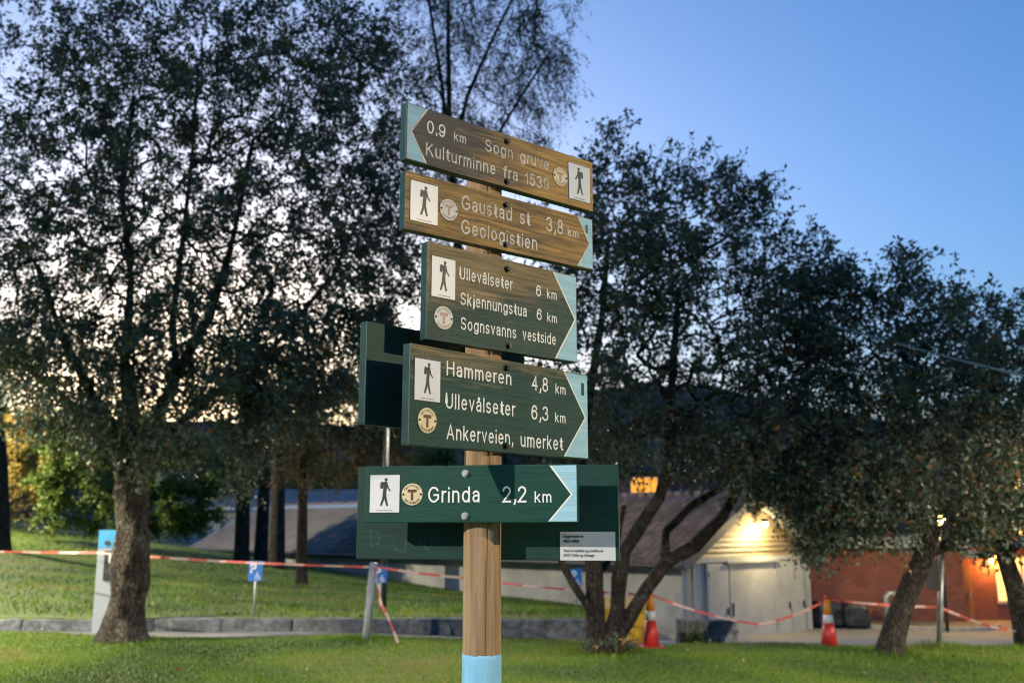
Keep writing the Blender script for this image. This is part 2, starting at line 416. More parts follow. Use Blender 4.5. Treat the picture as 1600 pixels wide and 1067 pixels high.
tree('broadleaf_tree', 'multi-stemmed dark tree fanning out behind the red cone with tape', [
    stem(13.8, 932, (930, 960, .13), (928, 900, .12), (924, 850, .11, .1), (915, 790, .10, .2), (905, 720, .09, .3), (920, 620, .07, .3), (940, 500, .05, .3), (950, 380, .035, .3), r0=.16),
    stem(13.8, 948, (965, 955, .10), (968, 905, .10), (975, 862, .09, -.1), (1000, 822, .085, -.2), (1030, 778, .08, -.3), (1045, 720, .07, -.4), (1050, 600, .055, -.4), (1060, 450, .04, -.3), r0=.15),
    poly(13.8, (958, 1000, .11), (985, 962, .105), (1012, 918, .10, .1), (1038, 880, .095, .2), (1085, 853, .085, .3), (1125, 812, .075, .4), (1150, 770, .07, .5), (1190, 690, .055, .6), (1220, 600, .04, .6)),
    poly(13.8, (930, 965, .06), (918, 945, .055, -.2), (895, 912, .05, -.3), (878, 880, .045, -.3), (868, 840, .04, -.3), (850, 760, .03, -.3)),
    poly(13.8, (1038, 880, .07, .2), (1040, 830, .06, .5), (1080, 790, .055, .8), (1130, 760, .045, 1.0), (1180, 740, .035, 1.1)),
    poly(13.8, (928, 905, .06), (950, 875, .05, .3), (965, 845, .045, .5), (975, 790, .035, .6)),
], [lobe(975, 390, 13.9, 150, 165, 1.9, 2.9), lobe(1080, 370, 13.9, 120, 140, 1.7, 1.5), lobe(1110, 530, 13.9, 160, 160, 1.9, 2.2), lobe(950, 560, 13.9, 150, 150, 1.8, 1.8),
    lobe(1215, 520, 13.9, 90, 125, 1.5, 1.1), lobe(1170, 670, 13.8, 130, 90, 1.7, 1.5), lobe(1000, 690, 13.8, 150, 60, 1.5, .9), lobe(955, 250, 13.9, 55, 70, 1.0, .22),
    lobe(1058, 262, 13.9, 30, 62, .5, .12), lobe(1170, 330, 13.9, 45, 60, .8, .24), lobe(1265, 440, 13.9, 55, 50, .9, .3), lobe(1180, 715, 13.8, 90, 55, 1.0, .6), lobe(1215, 758, 13.6, 75, 34, .7, .45), lobe(1262, 815, 13.5, 30, 60, .5, .25), lobe(1285, 790, 13.6, 30, 70, .5, .25), lobe(1225, 410, 13.9, 75, 70, 1.1, .6), lobe(1290, 480, 13.9, 60, 60, .9, .4), lobe(1255, 520, 13.9, 75, 120, 1.2, .8), lobe(1266, 378, 13.9, 12, 24, .2, .015), lobe(950, 205, 13.9, 14, 32, .2, .02), lobe(1130, 275, 13.9, 22, 26, .3, .03), lobe(1062, 215, 13.9, 12, 20, .2, .015), lobe(1200, 300, 13.9, 14, 26, .2, .02), lobe(1300, 440, 13.9, 40, 40, .6, .12)],
    8, 2100, 58000, (.08, .041), clump=-.1, twig=.3, knob=.22, bk=BARKD, trunk_sides=12)

tree('broadleaf_tree', 'leaning tree with a single bare trunk beside the thin sign pole', [
    stem(13.2, 1386, (1402, 970, .145), (1420, 925, .135), (1440, 878, .13), (1452, 840, .125), r0=.165),
    poly(13.2, (1452, 840, .11), (1455, 790, .09, .2), (1445, 710, .075, .3), (1425, 610, .055, .4), (1400, 500, .04, .4)),
    poly(13.2, (1446, 862, .085), (1478, 852, .075, .1), (1510, 838, .065, .2), (1540, 790, .055, .3), (1560, 700, .045, .3), (1550, 560, .035, .2)),
    poly(13.2, (1452, 838, .07), (1415, 790, .06, -.5), (1370, 740, .05, -.9), (1320, 700, .04, -1.1)),
], [lobe(1405, 540, 13.3, 130, 130, 1.7, 2.0), lobe(1360, 680, 13.2, 125, 110, 1.7, 2.0), lobe(1490, 560, 13.3, 110, 130, 1.6, 1.5), lobe(1480, 700, 13.2, 115, 110, 1.7, 1.8),
    lobe(1310, 765, 13.0, 60, 85, 1.0, .8), lobe(1300, 600, 13.4, 70, 120, 1.2, .8), lobe(1370, 790, 13.0, 90, 55, 1.2, .8), lobe(1400, 440, 13.3, 55, 55, .8, .3), lobe(1495, 800, 13.2, 70, 45, 1.0, .4)],
    15, 1500, 34000, (.08, .041), clump=-.1, twig=.3, knob=.2, bk=BARKD, trunk_sides=12)

tree('broadleaf_tree', 'tree at the right edge in front of the lit entrance', [
    stem(14.1, 1606, (1596, 960, .13), (1585, 915, .12), (1570, 870, .11), (1560, 820, .10, .1), (1575, 720, .08, .2), (1600, 600, .06, .3), r0=.15),
    poly(14.1, (1594, 955, .08), (1612, 925, .075, .1), (1645, 870, .065, .3), (1690, 780, .05, .4)),
], [lobe(1580, 600, 14.2, 110, 150, 1.8, 1.8), lobe(1700, 620, 14.2, 150, 190, 2.0, 2.2), lobe(1590, 740, 14.1, 105, 90, 1.6, 1.4), lobe(1700, 780, 14.2, 140, 90, 1.8, 1.4), lobe(1560, 825, 14.0, 60, 40, .8, .35)],
    21, 950, 22000, (.08, .041), clump=-.1, twig=.3, knob=.2, bk=BARKD, trunk_sides=12)

tree('weeping_birch', 'tall airy birch with fine hanging twigs behind the signpost', [
    [(Vector((-.55, 25, zbank(-.55, 25) - .1)), .18), (at(745, 600, 25), .15), (at(715, 380, 25), .11), (at(702, 200, 25), .075), (at(700, 20, 25), .05), (at(705, -160, 25), .03)],
    poly(25, (705, 260, .07), (730, 150, .05, .3), (775, 50, .04, .5), (830, -60, .03, .6)),
    poly(25, (705, 260, .06), (690, 130, .05, -.3), (670, 0, .04, -.5), (660, -100, .03, -.6)),
    poly(25, (712, 340, .06), (760, 240, .045, -.4), (815, 150, .035, -.7), (860, 80, .025, -.9)),
], [lobe(760, 60, 25, 135, 130, 2.4, 2), lobe(830, 110, 25, 85, 100, 1.8, 1.1), lobe(690, 0, 25, 110, 150, 2.2, 1.4), lobe(690, 190, 25, 95, 100, 1.6, 2.0), lobe(800, 220, 25, 80, 70, 1.4, .6), lobe(860, 20, 25, 55, 120, 1.2, .7), lobe(740, 380, 25, 90, 110, 1.6, .6)],
    31, 1050, 38000, (.07, .04), BIRCH, BARKD, droop=.55, tip=.006, twig=.5)

# thin trees and shrubs on the bank behind
def simple_tree(px, d, top, r0, lobes, seed, na, nl, label, name='broadleaf_tree', m=BROWN, lf=(.11, .06), lean=0, tw=.5, cl=.3, cat='tree'):
    b = foot(px, d); t = at(px + lean, top, d)
    st = [[(b, r0), (b.lerp(t, .45) + Vector((.06, 0, 0)), r0 * .8), (b.lerp(t, .75), r0 * .6), (t, r0 * .25)]]
    return tree(name, label, st, lobes, seed, na, nl, lf, m, BARKD, 0, cl, 'trees and shrubs on the bank', .5, .007, tw, cat=cat)
simple_tree(468, 27, 610, .16, [lobe(480, 670, 27, 100, 95, 1.8, 1.5), lobe(545, 660, 27, 85, 90, 1.5, 1.2), lobe(430, 620, 27, 80, 60, 1.4, .6), lobe(620, 660, 27, 70, 70, 1.4, .8)], 41, 360, 26000, 'slender bare-limbed tree with thin brown leaves left of the signpost', lf=(.09, .045))
simple_tree(372, 38, 600, .30, [lobe(380, 600, 38, 110, 70, 2.4, 1)], 43, 120, 7000, 'dark straight trunk, left of three close together on the bank', m=BROWN, lean=8)
simple_tree(402, 39, 600, .28, [lobe(440, 620, 39, 110, 60, 2.2, 1)], 44, 120, 7000, 'dark trunk leaning slightly right, middle of three close together on the bank', m=BROWN, lean=14)
simple_tree(428, 36, 620, .30, [lobe(460, 590, 36, 90, 60, 2.0, 1)], 45, 120, 6000, 'rough reddish trunk, right of three close together on the bank', m=BROWN, lean=4)
simple_tree(-8, 30, 560, .25, [lobe(-40, 560, 30, 90, 90, 1.8, 1)], 46, 90, 5000, 'dark trunk cut by the left edge of the picture', m=BROWN)
for i, (px, d, lb, nl, m_, lab) in enumerate([
    (215, 37, [lobe(160, 740, 37, 95, 85, 1.8, 1.5), lobe(265, 755, 37, 75, 75, 1.8, 1.2), lobe(130, 690, 37, 70, 60, 1.5, .7), lobe(310, 790, 37, 40, 45, 1.2, .5), lobe(215, 790, 37, 120, 50, 1.6, 1.4), lobe(90, 770, 37, 60, 60, 1.4, .8), lobe(210, 690, 37, 90, 55, 1.5, .8)], 60000, GREEN, 'big rounded green shrub on the bank behind the thick trunk'),
    (30, 41, [lobe(20, 730, 41, 55, 80, 1.8, 1), lobe(-40, 700, 41, 60, 100, 1.8, 1), lobe(45, 690, 41, 45, 50, 1.5, .7)], 22000, YELLOW, 'yellow autumn shrub at the left edge beside the green shrub')]):
    b = foot(px, d)
    st = [[(b, .12), (b + Vector((.1 * s_, 0, .8)), .09), (b + Vector((.5 * s_, .2, 1.7)), .05)] for s_ in (-1, 1)]
    tree('shrub', lab, st, lb, 51 + i, 260, nl, (.13, .07), m_, BARKD, 0, .45, 'trees and shrubs on the bank', .5, .007, .4, cat='shrub')
for i, (px, d, top, lb) in enumerate([(345, 85, 690, [lobe(345, 735, 85, 38, 48, 3, 1)]), (372, 92, 700, [lobe(385, 730, 92, 40, 45, 3, 1)]), (-10, 80, 640, [lobe(0, 700, 80, 60, 60, 4, 1)]),
        (560, 95, 690, [lobe(560, 735, 95, 70, 40, 4, 1)]), (640, 100, 690, [lobe(650, 735, 100, 70, 45, 4, 1)])]):
    simple_tree(px, d, top, .3, lb, 61 + i, 80, 4000, ['pale yellow tree far behind the roofs, beside the green shrub', 'pale yellow tree far off between the dark trunks', 'yellow tree far off at the left edge',
        'far yellow-brown tree just left of the green board', 'far yellow-brown tree hidden mostly behind the signboards'][i], m=YELLOW, lf=(.35, .2), tw=1.0)
FAR = ['first', 'second', 'third', 'fourth', 'fifth', 'sixth', 'seventh', 'eighth', 'ninth', 'tenth', 'eleventh', 'twelfth']
for i, px in enumerate((70, 140, 205, 270, 425, 490, 700, 790, 880, 960, 1240, 1330)):
    rr_ = random.Random(90 + i); d = 88 + rr_.uniform(0, 25); w_ = rr_.uniform(42, 60); t_ = 680 + rr_.uniform(-25, 20)
    simple_tree(px, d, t_, .3, [lobe(px, t_ + 55, d, w_, 62, 4, 1), lobe(px + rr_.uniform(-20, 20), t_ + 20, d, w_ * .6, 40, 3, .5)], 120 + i, 80, 4200,
        '%s tree in the far row under the hill, %s from the left' % (('yellow', 'brown', 'green')[(i * 2 + i // 3) % 3], FAR[i]), m=(YELLOW, BROWN, GREEN)[(i * 2 + i // 3) % 3], lf=(.36, .22), tw=1.0)
# young suckers round the multi-stemmed tree and a plant by the stone wall
def small_plant(loc, r, h, n, seed, label, m=GREEN):
    rs = np.random.RandomState(seed); T = empty('small_plant', loc, 0, label, 'plant', 'small plants near the ground')
    mb = MB(); P = []
    for i in range(10):
        a = rs.uniform(0, 6.28); e = np.array((math.cos(a) * r * rs.uniform(.2, 1), math.sin(a) * r * rs.uniform(.2, 1), h * rs.uniform(.5, 1)))
        mb.tube([(0, 0, -.03), e * .5 + np.array((0, 0, .04)), e], [.006, .005, .002], 4)
        for q in range(n // 10): P.append(e * rs.uniform(.2, 1) + rs.normal(size=3) * .05)
    mb.build('stem', BARKD, T)
    P = np.abs(np.array(P) * (0, 0, 1)) + np.array(P) * (1, 1, 0); D = unit(rs.normal(size=P.shape) + (0, 0, .3))
    link('foliage', tri_mesh('foliage', leaves(rs, P, D, .06, .03), 2, rs.uniform(0, 1, len(P)), m), T)
small_plant(foot(1086, 15.95), .26, .42, 500, 71, 'low bush growing against the short granite wall')
small_plant(foot(935, 13.35), .3, .16, 300, 72, 'low green suckers at the foot of the multi-stemmed tree, left side', TEAL)
small_plant(foot(972, 13.4), .28, .2, 300, 73, 'low green suckers at the foot of the multi-stemmed tree, right side', TEAL)

# grass
rs = np.random.RandomState(5)
FEET = [(foot(p_, d_).x, d_) for p_, d_ in ((192, 14.9), (940, 13.75), (1386, 13.2), (1606, 14.1), (571, 14.7), (1464, 14.1))]
def blades(name, n, x0, x1, y0, y1, hgt, wid, keep, label):
    X = rs.uniform(-1, 1, n); Y = rs.uniform(0, 1, n) ** .9 * (y1 - y0) + y0
    X = X * (.56 * Y + .5)
    ok = np.array([keep(x, y) for x, y in zip(X, Y)]); X, Y = X[ok], Y[ok]; n = len(X)
    Z = np.array([H(x, y) for x, y in zip(X, Y)]); B = np.stack([X, Y, Z - .005], 1)
    a = rs.uniform(0, 6.28, n); patch = np.array([noise.noise((x * .8, y * .8, 3)) for x, y in zip(X, Y)])
    near = np.min([np.hypot(X - bx_, Y - by_) for bx_, by_ in FEET], 0)
    h = hgt * rs.uniform(.5, 1.25, n) * (1 + .35 * patch) * (1 + 2.2 * np.exp(-(near / .38) ** 2)); u = np.stack([np.cos(a), np.sin(a), 0 * a], 1) * wid
    tip = B + np.stack([rs.normal(size=n) * .45 * h, rs.normal(size=n) * .45 * h, h], 1)
    p2 = np.array([noise.noise((x * .35 + 9, y * .6, 7)) for x, y in zip(X, Y)])
    t = np.clip(.52 + .45 * patch + .7 * p2 + rs.normal(size=n) * .2, 0, 1)
    return tag(link(name, tri_mesh(name, np.stack([B - u, B + u, tip], 1), 1, t, GRASSB)), label, 'grass', kind='stuff')
blades('lawn_grass', 230000, 0, 0, 8.6, 16.3, .038, .0055, lambda x, y: y < edge(x) + .06, 'short green lawn grass in the foreground')
blades('bank_grass', 110000, 0, 0, 16.75, 46, .075, .012, lambda x, y: x < xbank(y), 'green grass on the sloping bank behind the kerb')
n = 260; X = rs.uniform(-1, 1, n); Y = rs.uniform(9, 26, n); X = X * .54 * Y
ok = [(y < edge(x) or (y > 17 and x < xbank(y))) for x, y in zip(X, Y)]; X, Y = X[ok], Y[ok]
P = np.stack([X, Y, np.array([H(x, y) for x, y in zip(X, Y)]) + .04], 1); D = unit(np.stack([rs.normal(size=len(X)), rs.normal(size=len(X)), rs.normal(size=len(X)) * .2], 1))
tag(link('fallen_leaves', tri_mesh('fallen_leaves', leaves(rs, P, D, .07, .04, .15), 2, rs.uniform(0, 1, len(X)), FALLEN)), 'fallen yellow leaves scattered over the grass', 'leaves', kind='stuff')

# ---------------------------------------------------------------- materials for built things
GRANITE = mat('granite', (.115, .125, .145), .8, .6, 9, bump=.9, dist=.03, dirt=(.055, .062, .065))
RENDER_ = mat('grey_render', (.40, .39, .38), .85, .12, 1.2, bump=.3, dist=.01, dirt=(.24, .235, .235))
PALE = mat('pale_door_paint', (.40, .405, .41), .5, .12, 1.5, bump=.08, dirt=(.30, .305, .31))
CLAD = mat('cladding_paint', (.17, .13, .085), .6, .15, 3, bump=.2, stretch=(1, 8, 8))
DARK = mat('dark_metal', (.035, .037, .042), .5, .2, 8)
STEEL = mat('galvanised_steel', (.42, .44, .46), .45, .2, 12, metal=.6, bump=.05)
GREYP = mat('grey_painted_steel', (.26, .28, .31), .5, .15, 6)
BLACK = mat('black_plastic', (.015, .015, .017), .4, .2, 10)
WHITE = mat('white_plastic', (.75, .76, .78), .4, .05, 5, bump=0)
TILE = mat('brown_roof_tile', (.26, .175, .145), .7, .45, 3.3, bump=.4, dist=.01, dirt=(.17, .155, .15))
SLATE = mat('blue_grey_roofing', (.19, .17, .165), .6, .2, 1.3, bump=.2)
WINWHITE = mat('white_window_paint', (.7, .7, .68), .4, .08, 4, bump=.05)
BARGE = mat('dark_grey_barge', (.10, .105, .11), .6, .15, 4)
YEL = mat('yellow_plastic', (.55, .33, .02), .5, .2, 5, dirt=(.35, .2, .02))
TARP = mat('dark_blue_tarpaulin', (.018, .024, .038), .38, .3, 4, bump=.5, dist=.03)
CONC = mat('concrete_kerb', (.34, .32, .30), .85, .25, 5, bump=.4)
WOODD = mat('oiled_door_wood', (.30, .14, .04), .5, .3, 4, stretch=(10, 10, .6))
k = N('red_brick'); tc = k.n('TexCoord'); sx = k.n('SeparateXYZ'); k.l(tc.outputs['Object'], sx.inputs[0])
cx = k.n('CombineXYZ'); k.l(k.math('ADD', sx.outputs[0], sx.outputs[1]), cx.inputs[0]); k.l(sx.outputs[2], cx.inputs[1])
bt = k.n('TexBrick', i_Scale=1.0, i_Mortar_Size=.009, i_Brick_Width=.24, i_Row_Height=.077, i_Bias=-.1)
bt.inputs['Color1'].default_value = (.20, .040, .028, 1); bt.inputs['Color2'].default_value = (.30, .065, .042, 1); bt.inputs['Mortar'].default_value = (.22, .17, .15, 1)
k.l(cx.outputs[0], bt.inputs['Vector']); fn = k.noise(k.coord(), 1.4, 5)
k.base(k.mix(.35, bt.outputs['Color'], k.ramp(fn, [(.3, (.35, .35, .35)), (.7, (1, 1, 1))]), 'MULTIPLY')); k.rough(.85); k.bump(k.math('SUBTRACT', 1, bt.outputs['Fac']), .7, .012); BRICK = k.m
_k = TILE.node_tree; _oi = _k.nodes.new('ShaderNodeObjectInfo'); _mx = _k.nodes.new('ShaderNodeMix'); _mx.data_type = 'RGBA'; _mx.blend_type = 'MULTIPLY'; _mx.inputs[0].default_value = .55
_pb = _k.nodes['Principled BSDF']; _src = _pb.inputs['Base Color'].links[0].from_socket; _k.links.new(_src, _mx.inputs[6]); _k.links.new(_oi.outputs['Random'], _mx.inputs[7]); _k.links.new(_mx.outputs[2], _pb.inputs['Base Color'])
GLASSLIT = glow('lit_window', (1.0, .58, .16), .55)
GLASSO = glow('orange_lit_window', (1.0, .40, .03), .32)
BULB = glow('warm_bulb', (1.0, .86, .45), 40)

# ---------------------------------------------------------------- granite kerb wall
def blocky(x0, x1, y0, y1, z0, z1, seed, m=GRANITE, amp=.022, cuts=5):
    bm = bmesh.new(); bmesh.ops.create_cube(bm, size=1)
    bmesh.ops.bevel(bm, geom=bm.edges[:], offset=.03, segments=1, affect='EDGES')
    bmesh.ops.subdivide_edges(bm, edges=[e for e in bm.edges if e.calc_length() > .5], cuts=cuts, use_grid_fill=True)
    c = Vector(((x0 + x1) / 2, (y0 + y1) / 2, (z0 + z1) / 2)); s = Vector((x1 - x0, y1 - y0, z1 - z0))
    me = bpy.data.meshes.new('stone')
    for v in bm.verts:
        p = Vector((c.x + v.co.x * s.x, c.y + v.co.y * s.y, c.z + v.co.z * s.z))
        q = noise.noise_vector(p * 5 + Vector((seed * 3.1, 0, 0))); v.co = p + Vector(q) * amp
    bm.to_mesh(me); bm.free(); me.materials.append(m); return me
T = empty('granite_kerb', (0, KERB_Y, 0), 0, 'long low kerb of rough granite blocks along the foot of the grass bank', 'kerb')
rn = random.Random(9); x = -15.; i = 0
while x < 1.1:
    w = rn.uniform(.8, 1.35); x1 = min(x + w, 1.2)
    link('granite_block', blocky(x, x1 - .015, 0, .3, -.25, .165 + rn.uniform(-.012, .012), i), T); x += w; i += 1
GRANW = mat('weathered_granite', (.20, .21, .225), .85, .5, 9, bump=.9, dist=.03, dirt=(.12, .125, .12))
T = empty('granite_wall', (2.62, 16.05, 0), 0, 'short dark granite wall with a bush, right of the yellow grit bin', 'wall')
z0 = -.42
for r_, (zz0, zz1, cuts) in enumerate([(-.5, -.02, [0, .34, .62, .92]), (-.02, .19, [0, .48, .95])]):
    for a, b in zip(cuts[:-1], cuts[1:]): link('granite_block', blocky(a, b - .012, 0, .35, zz0, zz1 - .01, 40 + i, m=GRANW, amp=.025), T); i += 1

# ---------------------------------------------------------------- garage building
GW, GL, GB, GE, GA = 7.4, 30.5, -2.6, .68, 2.62
GR = math.atan2(.697, .717)
G = empty('garage', (5.03, 30, 0), GR, 'long grey rendered garage with brown tiled roof and lamp-lit gable doors', 'building')
MB().box(0, .25, .25, GL, GB, GE).build('side_wall', RENDER_, G)
MB().prism([(0, GB), (GW, GB), (GW, GE), (GW / 2, GA - .12), (0, GE)], 0, .25).build('gable_wall', RENDER_, G)
MB().box(GW - .25, GW, .25, GL, GB, GE).build('back_wall', RENDER_, G)
MB().prism([(0, GB), (GW, GB), (GW, GE), (GW / 2, GA - .12), (0, GE)], GL, GL + .25).build('end_wall', RENDER_, G)
z = GE + .02; r_ = 0; sl_ = (GA - .12 - GE) / (GW / 2)
while z < GA - .45:
    h = .17; a = (z - GE) / sl_ + .02
    b = MB(); x0, x1 = a, GW - a; xt = min((z + h - GE) / sl_ + .02, GW / 2 - .02)
    b.add([(x0, -.085, z), (x1, -.085, z), (GW - xt, -.02, z + h), (xt, -.02, z + h), (x0, 0, z), (x1, 0, z), (GW - xt, 0, z + h), (xt, 0, z + h)],
          [(0, 1, 2, 3), (0, 4, 5, 1), (0, 3, 7, 4), (1, 5, 6, 2), (3, 2, 6, 7)])
    b.build('cladding_board', CLAD, G); z += h - .012
MB().box(-.02, GW + .02, -.09, -.003, GE - .13, GE + .015).build('band_board', PALE, G)
# roof
ang = math.atan2(GA - GE, GW / 2); ca, sa = math.cos(ang), math.sin(ang)
def slope(side, y0, y1, t0, t1, s0, s1):
    """slab on the roof slope; s along the slope from the eave (0) to the ridge, t height above it"""
    vs = []
    for y in (y0, y1):
        for t in (t0, t1):
            for s in (s0, s1):
                xx = -.4 * 0 + s * ca - t * sa; zz = GE + s * sa + t * ca
                vs.append((xx if side < 0 else GW - xx, y, zz))
    fs = [(0, 1, 3, 2), (4, 6, 7, 5), (0, 4, 5, 1), (2, 3, 7, 6), (0, 2, 6, 4), (1, 5, 7, 3)]
    return vs, fs
SLN = (GW / 2) / ca
b = MB(); b.add(*slope(-1, -.35, GL + .3, .0, .08, -.45, SLN)); b.add(*slope(1, -.35, GL + .3, .0, .08, -.45, SLN - .01))
RO = b.build('roof_deck', SLATE, G)
b = MB(); b.add(*slope(-1, -.42, -.355, -.14, .13, -.5, SLN + .02)); b.build('barge_board', BARGE, G)
b = MB(); b.add(*slope(1, -.42, -.355, -.14, .13, -.5, SLN)); b.build('barge_board', BARGE, G)
MB().tube([(-.5, -.4, GE - .2), (-.5, GL + .3, GE - .2)], .065, 8).build('gutter', DARK, G)
def tile_geo():
    vs = []; xs_ = [-.155, -.10, -.04, .02, .08, .13, .155]; hs = [.0, .022, .028, .0, -.004, .0, .02]
    for s, t in ((0, .045), (.40, .006)):
        for a, h in zip(xs_, hs): vs.append((a, s, t + h))
    for a, h in zip(xs_, hs): vs.append((a, .0, h - .0))
    n = 7; fs = [(i, i + 1, i + 1 + n, i + n) for i in range(n - 1)] + [(i + 2 * n, i + 1 + 2 * n, i + 1, i) for i in range(n - 1)]
    return vs, fs
tv, tf = tile_geo(); tme = MB().add(tv, tf).mesh('tile', TILE, True)
def tile_m(c, r):
    s = -.45 + r * .335; y = -.2 + c * .31
    # local tile axes: x -> along the ridge, y -> up the slope, z -> out of it
    return Matrix(((0, ca, -sa, s * ca - .085 * sa), (-1, 0, 0, y), (0, sa, ca, GE + s * sa + .085 * ca), (0, 0, 0, 1)))
rows = int((SLN + .45 - .1) / .335); ncol = int((GL + .2) / .31); near = 300 // rows
jit = random.Random(4); b = MB()
def y_far(c, r): return c * .31 > 18.5 + 1.2 * noise.noise((c * .15, r * .3, 0))
for c in range(ncol):
    for r_ in range(rows):
        M_ = tile_m(c, r_) @ Matrix.Rotation(jit.uniform(-.02, .02), 4, 'Z') @ Matrix.Translation((0, 0, jit.uniform(0, .006)))
        if c < near:
            o = link('roof_tile', tme, RO); o.matrix_local = M_
        else: b.add([M_ @ Vector(v) for v in tv], tf, 1 if y_far(c, r_) else 0)
o = b.build('roof_tiles_far', [TILE, SLATE], RO, True); o['kind'] = 'stuff'
b = MB()
for q in range(int(GL / .4)): b.tube([(GW / 2, -.35 + q * .4, GA + .09), (GW / 2, .04 + q * .4, GA + .1)], [.11, .125], 8)
b.build('ridge_capping', TILE, RO, True)
b = MB(); b.add(*slope(-1, 16, GL, .13, .2, SLN - .55, SLN - .2)); b.build('metal_flashing', STEEL, RO)
# doors of the gable
zb = -2.0
for (x0, x1, z1, nm) in ((1.24, 2.32, .5, 'door'), (2.38, 5.0, .52, 'sliding_door'), (5.06, 5.94, .5, 'door'), (5.98, 6.84, .5, 'door')):
    d = MB().box(x0, x1, -.07, -.004, zb, z1, b=.012).build(nm, PALE, G)
    f = MB()
    if nm == 'door':
        for zz in (zb + .5, z1 - .3): f.tube([(x0 + .02, -.085, zz - .07), (x0 + .02, -.085, zz + .07)], .02, 6)
        f.build('hinge', STEEL, d); MB().box(x1 - .14, x1 - .11, -.13, -.07, -1.05, -.82, b=.006).build('handle', DARK, d)
    else:
        MB().box(x0 + .1, x0 + .13, -.12, -.07, -1.1, -.7, b=.006).build('handle', DARK, d)
        MB().box(x0 - .2, x1 + .2, -.16, -.095, z1 - .02, z1 + .05).build('door_rail', GREYP, d)
for x in (1.18, 6.92): MB().box(x - .05, x + .05, -.085, -.004, zb, .52).build('door_post', GREYP, G)
MB().tube([(.42, -.08, GE - .1), (.42, -.08, -2.0)], .045, 8).build('downpipe', GREYP, G)
L_ = empty('wall_lamp', G.matrix_basis @ Vector((4.0, 0, 1.78)), GR, 'bright warm wall lamp lit above the garage doors', 'lamp')
MB().box(-.07, .07, -.06, 0, -.08, .08, b=.01).build('back_plate', DARK, L_)
MB().tube([(0, -.05, 0), (0, -.25, .1), (0, -.4, .06)], .018, 6).build('arm', DARK, L_)
MB().lathe([(.13, -.03), (.12, .0), (.06, .07), (.02, .09)], 16, c=(0, -.42, .02)).build('shade', DARK, L_)
MB().lathe([(.02, -.17), (.075, -.13), (.085, -.08), (.05, -.03)], 14, c=(0, -.42, .02)).build('bulb', BULB, L_, True)
lamp('gable_lamp_light', (0, -.6, -.22), 105, (1, .76, .34), .08, L_)

# ---------------------------------------------------------------- brick building on the right
BY, BZ = 37.5, -1.95
xa, xc = at(1262, 900, BY).x, at(1505, 900, BY).x
Bk = empty('brick_building', (xa, BY, BZ), 0, 'low red brick building with a lamp-lit entrance and white windows at the right', 'building')
wx = xc - xa; RY = 1.5; XE = wx + 12
MB().box(-6, wx, 0, .3, -.4, 2.86).build('front_wall', BRICK, Bk)
MB().box(wx - .3, wx - .002, .3, RY, -.4, 2.86).build('return_wall', BRICK, Bk)
we = at(1556, 900, BY + RY).x - xa; w2 = at(1640, 900, BY + RY).x - xa
sill = at(1570, 940, BY + RY).z - BZ; head = at(1570, 868, BY + RY).z - BZ
b = MB(); b.box(wx - .3, we, RY, RY + .3, -.4, 2.86); b.box(we, w2, RY, RY + .3, -.4, sill); b.box(we, w2, RY, RY + .3, head, 2.86); b.box(w2, XE, RY, RY + .3, -.4, 2.86)
b.build('entrance_wall', BRICK, Bk)
rf = MB().box(-6.3, XE, -.45, 9, 2.87, 3.2, b=.02).build('roof', DARK, Bk)
MB().box(-6.3, XE, -.5, -.46, 2.82, 3.24).build('fascia', GREYP, rf)
cxa, cxb = at(1503, 870, BY).x - xa, at(1542, 870, BY).x - xa
MB().box(cxa, cxb, -.5, RY, 2.45, 2.72, b=.02).build('canopy', GREYP, Bk)
dx = at(1512, 930, BY + RY).x - xa
d = MB().box(wx + .03, wx + .95, RY - .07, RY - .003, -.1, 2.12, b=.01).build('door', WOODD, Bk)
MB().box(wx + .8, wx + .84, RY - .13, RY - .07, .9, 1.15).build('handle', STEEL, d)
for q in range(4):
    a = we + (w2 - we) * q / 4; c = we + (w2 - we) * (q + 1) / 4
    w_ = MB(); w_.box(a, a + .07, RY + .04, RY + .12, sill, head); w_.box(c - .07, c, RY + .04, RY + .12, sill, head); w_.box(a + .07, c - .07, RY + .04, RY + .12, sill, sill + .07); w_.box(a + .07, c - .07, RY + .04, RY + .12, head - .07, head)
    w_ = w_.build('window', WINWHITE, Bk); MB().box(a + .07, c - .07, RY + .07, RY + .085, sill + .07, head - .07).build('pane', GLASSLIT, w_)
MB().box(we - .05, w2 + .05, RY - .08, RY + .04, sill - .07, sill - .003).build('window_sill', CONC, Bk)
El = empty('entrance_lamp', (xa + at(1546, 872, BY + RY).x - xa, BY + RY, BZ + 2.3), 0, 'small orange lamp on the brick wall by the entrance', 'lamp')
MB().box(-.06, .06, -.05, -.002, -.1, .1, b=.01).build('back_plate', DARK, El)
MB().lathe([(.03, -.13), (.06, -.11), (.06, .05), (.03, .07)], 14, c=(0, -.12, 0)).build('glass', glow('orange_bulb', (1, .5, .1), 18), El, True)
lamp('entrance_lamp_light', (0, -.3, -.05), 60, (1, .42, .08), .08, El)
